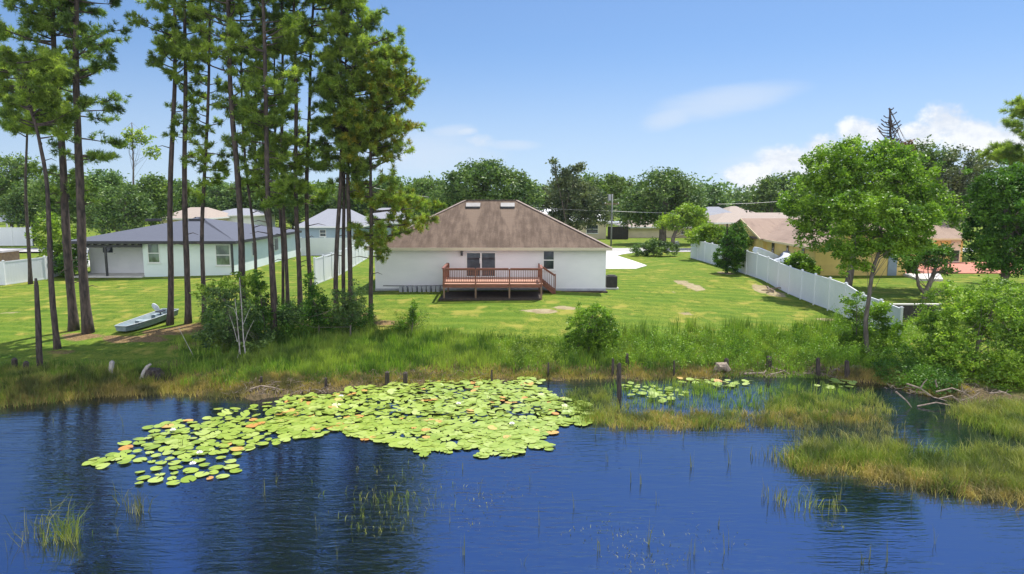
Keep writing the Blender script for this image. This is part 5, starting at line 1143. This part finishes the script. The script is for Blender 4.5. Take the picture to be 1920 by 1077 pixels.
weeds('leafy_weeds', gp([(1685, 615), (1770, 600), (1780, 680), (1690, 690)]), 260, .9, 'bright', 'bushy weeds between the fence end and the willow bush')
weeds('undergrowth', gp([(1640, 695), (1720, 690), (1800, 725), (1790, 752), (1720, 748), (1640, 715)]), 420, .5, 'dark_leaf', 'dark tangled growth round the inlet under the willow bush', .1)
bank('bank_grass', gp([(1640, 690), (1740, 700), (1830, 740), (1780, 758), (1700, 745), (1640, 716)]), 5000, .3, 'grass_dry', .022, .9, 15, 'dead tangled grass round the inlet')
weeds('leafy_weeds', gp([(740, 610), (800, 612), (800, 628), (740, 628)]), 60, .95, 'grass_green', 'upright feathery weeds just right of the last pine')
tree('undergrowth_bush', 'dark bush with pale twigs in front of the stout pine', at_y(435, 31.2), [(440, 600, 52, 42), (410, 640, 40, 36), (470, 640, 40, 36), (420, 560, 40, 22), (445, 670, 50, 22)], 'oak', 300, 30, .3, .13, r0=.05, cat='bush', limbs=16)
tree('undergrowth_bush', 'light leafy sprigs arching over the lawn left of the stout pine', at_y(415, 32.4), [(400, 545, 38, 16), (440, 530, 36, 20), (375, 560, 22, 12), (480, 545, 26, 18)], 'lime', 100, 22, .22, .12, r0=.03, cat='bush')
tree('ivy_bush', 'dark ivy mound climbing the ivy-wrapped pine', at_y(590, 33.2), [(590, 570, 18, 34), (600, 590, 20, 20), (580, 535, 9, 24)], 'dark_leaf', 130, 30, .2, .12, r0=.05, cat='bush')
tree('ivy_bush', 'ivy cloaking the thin pine right of the stout one', at_y(486, 33.0), [(487, 560, 12, 34), (482, 525, 8, 24), (495, 590, 18, 18)], 'dark_leaf', 100, 28, .18, .11, r0=.04, cat='bush')
tree('ivy_bush', 'ivy thicket at the foot of the tight right-hand trunk cluster', at_y(650, 33.0), [(655, 585, 26, 22), (640, 565, 18, 22), (668, 555, 14, 30), (545, 590, 24, 18)], 'oak', 170, 28, .22, .12, r0=.05, cat='bush')
tree('shrub', 'small dark shrub on the lawn edge right of the last pine', at_y(768, 33.6), [(765, 605, 16, 14), (750, 612, 14, 9), (776, 585, 6, 22)], 'bright', 70, 28, .16, .1, r0=.03, cat='shrub')

# pale dead shrub with white stems
gd = G(452, 672); DS = thing('dead_shrub', 'leafless shrub with white stems in front of the dark undergrowth', 'dead shrub', tuple(gd))
for pl, r_ in (([(460, 672), (455, 640), (452, 600), (452, 550), (450, 520)], .035), ([(450, 665), (446, 630), (446, 590), (440, 560)], .03), ([(447, 640), (436, 610), (430, 590)], .018), ([(457, 650), (465, 625), (478, 600)], .018), ([(455, 610), (462, 590), (470, 575)], .014), ([(448, 600), (436, 580), (425, 572)], .012), ([(440, 690), (446, 670), (452, 640)], .02), ([(370, 700), (360, 665), (348, 635), (335, 615)], .02)):
    q = np.array([P(a, b, gd[1]) for a, b in pl]) - gd; q[:, 1] += rng.normal(size=len(q)) * .08; m_ = MB(); m_.tube(q, np.linspace(r_, r_ * .35, len(q)), 6, .1); m_.build('stem', M['bark_pale'], DS)

# ------------------------------------------------------------------ posts, stumps, logs on the shore
def stick(name, label, px, py, top, r_, mat='dead_wood', lean=0, cat='post', group=None, water=False, rough=.12):
    g = Wt(px, py) if water else G(px, py)
    h = P(px, top, g[1])[2] - g[2]; x2 = P(px + lean, top, g[1])[0] - g[0]
    m_ = MB(); m_.tube([(0, 0, -.3), (x2 * .4, 0, h * .4), (x2, 0, h * .93), (x2 + r_ * .3, 0, h)], [r_ * 1.4, r_ * 1.3, r_ * 1.2, r_ * .7], 8, rough)
    o = m_.build(name, M[mat]); o.location = tuple(g); tag(o, label, cat, group)
SP = 'old posts and stubs along the shore'
for a in [('short black stub at the far left edge of the bank', 27, 700, 672, .09), ('second black stub left of the broken snag', 49, 702, 678, .08),
          ('thin dark stub at the foot of the middle bank', 490, 724, 706, .045), ('slim dark stake left of the lily pads on the shore', 611, 730, 708, .045), ('pair-mate stub, broken and pale-topped, on the bank mid shore', 726, 722, 697, .075),
          ('squat dark stub by the back edge of the lily pads', 760, 727, 698, .075), ('thin dark rod at the back edge of the lily pads', 922, 730, 694, .035), ('thin dark stake left of the round bush', 1028, 706, 680, .03),
          ('slender post between round bush and tall water post', 1149, 706, 672, .045), ('dark stub behind the tall water post', 1176, 690, 663, .06), ('thin stake below the right bank weeds', 1264, 706, 676, .03),
          ('stub standing by the pale root lump', 1362, 702, 672, .08), ('small dark stub above the driftwood', 1442, 690, 668, .09), ('stout square post standing in the water edge at right', 1534, 716, 671, .075), ('dark stub under the leaning pondside tree', 1588, 712, 676, .08)]:
    stick('shore_post', *a, group=SP)
stick('shore_post', 'tallest black post standing in the water right of the round bush', 1161, 748, 681, .07, group=SP, water=True)
stick('white_stub', 'pale peeled stump standing on the left shore', 208, 708, 677, .075, 'bark_pale', lean=2, cat='stump')
g = G(268, 716); m_ = MB(); q = np.array([P(a, b, g[1]) for a, b in ((265, 712), (270, 698), (276, 688), (283, 683))]) - g; m_.tube(q, [.09, .085, .07, .04], 8, .15); o = m_.build('curved_log', M['bark_pale']); o.location = tuple(g); tag(o, 'pale curved log leaning on a dark stump at the left shore', 'log')
g = G(288, 712); m_ = MB(); m_.tube([(0, 0, -.3), (0, 0, .2), (.02, 0, .42), (.03, 0, .46)], [.42, .38, .26, .08], 12, .2); o = m_.build('stump', M['dead_wood']); o.location = tuple(g); tag(o, 'wide dark weathered stump beside the pale curved log', 'stump')
g = G(1352, 702); m_ = MB(); m_.tube([(-.3, 0, .05), (-.1, 0, .3), (.15, .05, .32), (.35, 0, .1)], [.1, .2, .18, .1], 9, .2); o = m_.build('root_lump', M['drift']); o.location = tuple(g); tag(o, 'pale knobbly root lump on the right shore mud', 'root')
def log(label, pl, r_, mat='drift', name='driftwood_branch', group='driftwood on the right shore', Y=None, z=.04, cat='branch'):
    q = np.array([G(a, b) if Y is None else P(a, b, Y) for a, b in pl]); 
    if Y is None: q[:, 2] = np.maximum(q[:, 2], WZ) + z + r_
    m_ = MB(); m_.tube(q - q[0], np.linspace(r_, r_ * .4, len(q)), 6, .12); o = m_.build(name, M[mat]); o.location = tuple(q[0]); tag(o, label, cat, group)
log('long pale driftwood branch lying on the mud right of the root lump', [(1395, 711), (1415, 708), (1432, 707), (1438, 698)], .05)
log('forked driftwood stick above the long pale one', [(1434, 690), (1450, 695), (1472, 702), (1480, 712)], .045)
log('short driftwood stick pointing at the stout water-edge post', [(1444, 708), (1458, 704), (1468, 701)], .045)
log('grey stick left of the stout water-edge post', [(1505, 708), (1520, 712), (1532, 714)], .04)
log('pale broken stick right of the stout water-edge post', [(1562, 700), (1570, 696), (1578, 704)], .05)
log('flat dark plank-like log by the root lump', [(1333, 688), (1348, 686), (1362, 687)], .06, 'dead_wood')
log('pale bent root at the foot of the middle bank', [(470, 735), (490, 729), (512, 731), (530, 738)], .05, group=None)
rb = [[(1700, 720), (1725, 728), (1750, 745), (1775, 752)], [(1755, 735), (1785, 728), (1805, 735), (1825, 748)], [(1760, 748), (1785, 742), (1800, 755), (1820, 765)], [(1720, 762), (1755, 755), (1790, 762), (1818, 764)], [(1800, 752), (1825, 745), (1838, 735)], [(1726, 728), (1732, 718), (1738, 712)], [(1757, 726), (1754, 715), (1756, 712)], [(1855, 738), (1880, 735), (1896, 742)], [(1872, 733), (1886, 737), (1890, 730)], [(1805, 735), (1804, 728), (1803, 722)], [(1680, 735), (1700, 752), (1710, 765)], [(1815, 762), (1835, 755), (1850, 748)]]
nm = ['long bleached branch arching over the dark inlet', 'bleached branch with a hump in the middle of the fallen tangle', 'bleached branch crossing low in the tangle', 'lowest bleached branch touching the water', 'bleached branch rising at the right of the tangle', 'short twig sticking up left of the tangle', 'short twig sticking up mid tangle', 'bleached branch lying under the right side of the willow bush', 'small bleached fork under the willow bush', 'tiny upright twig above the tangle', 'dark-shadowed branch at the left of the inlet', 'thin branch trailing right from the tangle']
for q, l in zip(rb, nm): log(l, q, .032, 'drift', 'fallen_branch', 'fallen branches over the dark inlet', Y=24.7 + random.uniform(-.4, .4))
# twig litter
m_ = MB()
for px0, px1, py0, py1, n_ in ((1300, 1600, 690, 716, 150), (420, 620, 716, 745, 110), (1650, 1860, 690, 760, 140), (690, 900, 700, 722, 60)):
    for i in range(n_):
        g = G(rng.uniform(px0, px1), rng.uniform(py0, py1)); a = rng.uniform(0, 6.28); l = rng.uniform(.15, .5); z = max(g[2], WZ) + .03
        m_.tube([(g[0], g[1], z), (g[0] + math.cos(a) * l * .5, g[1] + math.sin(a) * l * .4, z + rng.uniform(.02, .15)), (g[0] + math.cos(a) * l, g[1] + math.sin(a) * l * .8, z + rng.uniform(0, .15))], [.012, .01, .005], 4, cap=False)
tag(m_.build('twig_litter', M['drift']), 'scattered dead twigs and litter along the shore mud', 'twigs', kind='stuff')
gm_ = G(1446, 547)
for i in range(7):
    a = rng.uniform(0, 6.28); l = rng.uniform(.5, 1.1); x, y = gm_[0] + rng.normal() * .35, gm_[1] + rng.normal() * .8; m_ = MB(); z = Z(x, y) + .05
    m_.tube([(0, 0, 0), (math.cos(a) * l * .5, math.sin(a) * l * .5, .1), (math.cos(a) * l, math.sin(a) * l, .02)], [.05, .045, .025], 6, .1); o = m_.build('cut_limb', M['drift']); o.location = (x, y, z); tag(o, 'cut limb in the brush heap by the right fence', 'branch', 'brush heap by the right fence')

# ------------------------------------------------------------------ reeds and sedge clumps standing in the water
def clump(label, px, py, n, h, spread, mat='reed', w_=.018, lean=.7, name='sedge_clump', group=None):
    g = Wt(px, py); q = rng.normal(size=(n, 2)) * spread; b_ = np.stack([q[:, 0], q[:, 1] * .8, np.full(n, -.05)], 1)
    o = bulk(name, blades(b_, h, w_, lean), 5, BL_F, M[mat]); o.location = tuple(g); tag(o, label, 'sedge', group)
clump('sedge clump in the lower left corner, yellow stalks arching right', 128, 1010, 120, .72, .22, 'grass_marsh')
clump('sparse grey sedge clump left of the yellow one in the corner', 66, 1008, 40, .8, .28, 'reed', lean=.9)
clump('thin upright sedge below the left tip of the lily pads', 262, 958, 36, .6, .2, 'reed', lean=.5)
clump('faint sedge tuft between the corner clump and the thin upright one', 226, 945, 10, .55, .12, 'reed')
clump('sedge clump in the dark reflection, closest to the lily pads', 745, 900, 60, .22, .9, 'grass_marsh', lean=.8)
clump('sedge clump in the middle of the dark reflection', 735, 950, 110, .26, .75, 'grass_marsh', lean=.8)
clump('sedge clump low in the dark reflection', 700, 985, 50, .22, .5, 'grass_marsh', lean=.8)
clump('floating grass patch right of the dark reflection', 905, 925, 150, .10, .6, 'reed', lean=1.1)
clump('small floating grass patch below that, mid water', 880, 975, 60, .09, .35, 'reed', lean=1.1)
clump('floating grass patch lower right of centre', 1140, 998, 120, .10, .5, 'reed', lean=1.1)
clump('floating grass patch at the bottom edge right of centre', 1215, 1048, 170, .10, .5, 'reed', lean=1.1)
clump('floating grass strip near the bottom right of centre', 1330, 1010, 80, .10, .55, 'reed', lean=1.1)
clump('tall green sedge clump before the right grass tongue', 1510, 945, 60, .5, .35, 'grass_marsh', lean=.6)
clump('sedge sprigs left of the tall green clump', 1450, 935, 30, .5, .25, 'reed', lean=.4)
clump('low arching sprig right of the tall green clump', 1562, 955, 16, .35, .12, 'grass_marsh', lean=.9)
clump('thin sedge at the left end of the right grass tongue', 1448, 860, 34, .4, .3, 'reed', lean=.3)
clump('floating leaf sprig below the grass tongue', 1580, 985, 12, .12, .25, 'grass_marsh', lean=1.2)
rd = random.Random(3); reeds = []
for k in range(70):
    px, py = rd.uniform(60, 1880), rd.uniform(775, 1060)
    if 190 < px < 1110 and 720 < py < 905: continue
    reeds.append((px, py))
reeds += [(1182, 905), (995, 905), (870, 880), (1115, 815), (1128, 818), (340, 840), (285, 830), (230, 800), (1770, 950), (1755, 1020)]
m0 = [bulk('reed_stem', blades(np.array([[0, 0, -.05]] * 3) + rng.normal(size=(3, 3)) * .02 * np.array([1, 1, 0]), .55, .02, .18), 5, BL_F, M['reed'], link=False) for _ in range(6)]
for k, (px, py) in enumerate(reeds):
    o = bpy.data.objects.new('reed_stem', m0[k % 6]); col.objects.link(o); o.location = tuple(Wt(px, py)); o.scale = (1, 1, rd.uniform(.4, 1.15)); o.rotation_euler = (0, 0, rd.uniform(0, 6))
    tag(o, 'thin dark reed stem standing alone in open water', 'reed', 'lone reed stems in the open water')

# ------------------------------------------------------------------ lily pads
def pad_mesh(seed, mat):
    r_ = np.random.default_rng(seed); n = 18; th = np.linspace(.16, 2 * math.pi - .16, n); wob = 1 + .05 * np.sin(3 * th + seed) + .03 * r_.normal(size=n)
    edge = .012 + .03 * np.clip(np.sin(2 * th + seed), -.2, 1) * r_.uniform(.2, 1.4)
    v_ = [(.06, 0, .004)] + [(.55 * a * math.cos(q), .55 * a * math.sin(q), .004 + e * .2) for q, a, e in zip(th, wob, edge)] + [(a * math.cos(q), a * math.sin(q), e) for q, a, e in zip(th, wob, edge)]
    f = [(0, 1 + i, 2 + i) for i in range(n - 1)] + [(1 + i, 1 + n + i, 2 + n + i, 2 + i) for i in range(n - 1)]
    me = bpy.data.meshes.new('lily_pad'); me.from_pydata([tuple(float(c) for c in p) for p in v_], [], f); me.materials.append(mat); me.update(); me.polygons.foreach_set('use_smooth', [True] * len(me.polygons)); return me
def pad_mat(name, c1, c2, c3):
    m, t, b = newmat(name); oi = t.new('ShaderNodeObjectInfo').outputs['Random']; g = t.new('ShaderNodeNewGeometry').outputs['Random Per Island']
    o = t.tc(); X, Y_, Z_ = t.sep(o); ang = t.m('ARCTAN2', Y_, X); vein = t.m('ABSOLUTE', t.m('SINE', t.m('MULTIPLY', ang, 8.0)))
    r_ = t.m('FRACT', t.m('ADD', oi, g)); c_ = t.mix(t.ss(r_, 0, .6), c1, c2); c_ = t.mix(t.ss(r_, .65, 1), c_, c3)
    c_ = t.mix(t.m('MULTIPLY', t.ss(t.noise(t.tc(), 3.0, 4), .55, .75), .5), c_, (.30, .30, .06))
    t.put(b.inputs['Base Color'], c_); b.inputs['Roughness'].default_value = .38; b.inputs['Specular IOR Level'].default_value = .5
    return m
M['padg'] = pad_mat('lily_pad_green', (.20, .29, .03), (.27, .36, .05), (.34, .42, .10)); M['pado'] = pad_mat('lily_pad_orange', (.50, .24, .06), (.55, .33, .09), (.48, .38, .10))
pm_ = [pad_mesh(k, M['padg']) for k in range(8)]; pmo = [pad_mesh(20 + k, M['pado']) for k in range(3)]
dense = wp([(560, 748), (640, 735), (720, 722), (850, 716), (1000, 716), (1030, 740), (1070, 752), (1108, 782), (1098, 797), (1035, 800), (1030, 825), (995, 850), (905, 852), (820, 846), (770, 846), (690, 822), (640, 812), (600, 805), (545, 818), (500, 800), (540, 770)])
mid_ = wp([(440, 768), (560, 745), (620, 740), (620, 815), (540, 828), (440, 845), (400, 850), (330, 842), (280, 840), (300, 800), (380, 785)])
left_ = wp([(185, 868), (240, 842), (300, 815), (400, 830), (450, 838), (455, 850), (450, 872), (425, 897), (330, 907), (230, 888), (250, 875)])
pool_ = wp([(1170, 728), (1260, 726), (1280, 738), (1250, 750), (1175, 745)]); p2_ = wp([(1270, 716), (1395, 718), (1390, 727), (1280, 724)]); p3_ = wp([(1540, 716), (1590, 716), (1590, 728), (1545, 726)])
cand = []
for poly, dmin, n in ((dense, .15, 11000), (mid_, .235, 3500), (left_, .29, 1700), (pool_, .28, 400), (p2_, .28, 260), (p3_, .30, 80)):
    q = sample_poly(poly, n); q = q + np.stack([.28 * np.sin(q[:, 1] * 4.1) + .2 * np.sin(q[:, 0] * 3.3), .25 * np.sin(q[:, 0] * 2.7) + .18 * np.sin(q[:, 0] * 7.1)], 1) + rng.normal(size=q.shape) * .06; keep = []
    cell = {}
    for a in q:
        hole = math.sin(a[0] * 1.3 + 2) * math.sin(a[1] * 1.1) + .5 * math.sin(a[0] * 2.7)
        dm = dmin * (1.0 + .45 * max(0, hole)) 
        kx, ky = int(a[0] // .5), int(a[1] // .5); ok = True
        for i in (-1, 0, 1):
            for j in (-1, 0, 1):
                for b_ in cell.get((kx + i, ky + j), []):
                    if (a[0] - b_[0]) ** 2 + (a[1] - b_[1]) ** 2 < dm * dm: ok = False
        if ok: cell.setdefault((kx, ky), []).append(a); keep.append(a)
    cand += [(a[0], a[1]) for a in keep]
cand.sort(key=lambda a: a[1]); rp = random.Random(9)
bv, bf, bn = [], [], 0; far_g = MB(); npads = len(cand)
for i, (x, y) in enumerate(cand):
    old = rp.random() < .035; s_ = rp.choice([rp.uniform(.08, .14), rp.uniform(.13, .19), rp.uniform(.15, .22)]) * (1.12 if y < 23 else .95); me = rp.choice(pmo) if old else rp.choice(pm_)
    rx, ry, rz = rp.gauss(0, .05 if y < 23.5 else .13), rp.gauss(0, .05 if y < 23.5 else .13), rp.uniform(0, 6.28); z = WZ + (.022 if y < 23.5 else .05) + rp.random() * (.03 if y < 23.5 else .06)
    if i < 298:
        o = bpy.data.objects.new('lily_pad', me); col.objects.link(o); o.location = (x, y, z); o.rotation_euler = (rx, ry, rz); o.scale = (s_, s_, s_)
        o.location.z += .0; 
        if old: tag(o, 'orange-brown fading lily pad at the front of the floating patch', 'lily pad', 'fading orange lily pads near the camera')
        else: tag(o, 'round yellow-green lily pad at the front of the floating patch', 'lily pad', 'green lily pads near the camera')
    else:
        co = np.array([v_.co for v_ in me.vertices]) * s_; c_, sn = math.cos(rz), math.sin(rz); co = np.stack([co[:, 0] * c_ - co[:, 1] * sn, co[:, 0] * sn + co[:, 1] * c_, co[:, 2] + rx * co[:, 0] + ry * co[:, 1]], 1) + (x, y, z)
        bv.append((co, [tuple(p.vertices) for p in me.polygons], old))
for old, lb, mt in ((False, 'dense carpet of green lily pads reaching back to the shore', 'padg'), (True, 'orange fading pads scattered through the far lily carpet', 'pado')):
    m_ = MB()
    for co, f, o_ in bv:
        if o_ == old: m_.add(co, f)
    tag(m_.build('lily_pad_carpet', M[mt], smooth=True), lb, 'lily pads', kind='stuff')
fl_ = [(325, 812), (375, 855), (362, 876), (640, 748), (860, 762), (960, 800)]
fm = MB()
for ring_, (rr_, hh, nn) in enumerate(((.085, .05, 9), (.055, .08, 7))):
    for k in range(nn):
        a = 2 * math.pi * (k + .5 * ring_) / nn; d = np.array([math.cos(a), math.sin(a), 0]); s_ = np.array([-d[1], d[0], 0]) * .02
        fm.add([d * .01 + (0, 0, .02), d * rr_ * .6 + s_ + (0, 0, hh * .6), d * rr_ + (0, 0, hh), d * rr_ * .6 - s_ + (0, 0, hh * .6)], [(0, 1, 2, 3)])
f0 = fm.build('water_lily_flower', M['flower'])
for k, (px, py) in enumerate(fl_):
    o = f0 if k == 0 else f0.copy()
    if k: col.objects.link(o)
    o.location = tuple(Wt(px, py) + np.array([0, 0, .06])); o.scale = (1.3, 1.3, 1.3); tag(o, 'small white water lily blossom among the pads', 'flower', 'white blossoms among the lily pads')
print('pads', npads)

# ------------------------------------------------------------------ summer haze
hm = bpy.data.materials.new('haze'); hm.use_nodes = True; nt = hm.node_tree; nt.nodes.clear()
ou = nt.nodes.new('ShaderNodeOutputMaterial'); pv = nt.nodes.new('ShaderNodeVolumePrincipled')
pv.inputs['Color'].default_value = (.82, .90, 1, 1); pv.inputs['Density'].default_value = .00013; pv.inputs['Anisotropy'].default_value = .2
nt.links.new(pv.outputs[0], ou.inputs['Volume'])
mb = MB(); mb.box(-420, 420, -80, 420, -4.4, 27); tag(mb.build('haze', hm), kind='stuff')
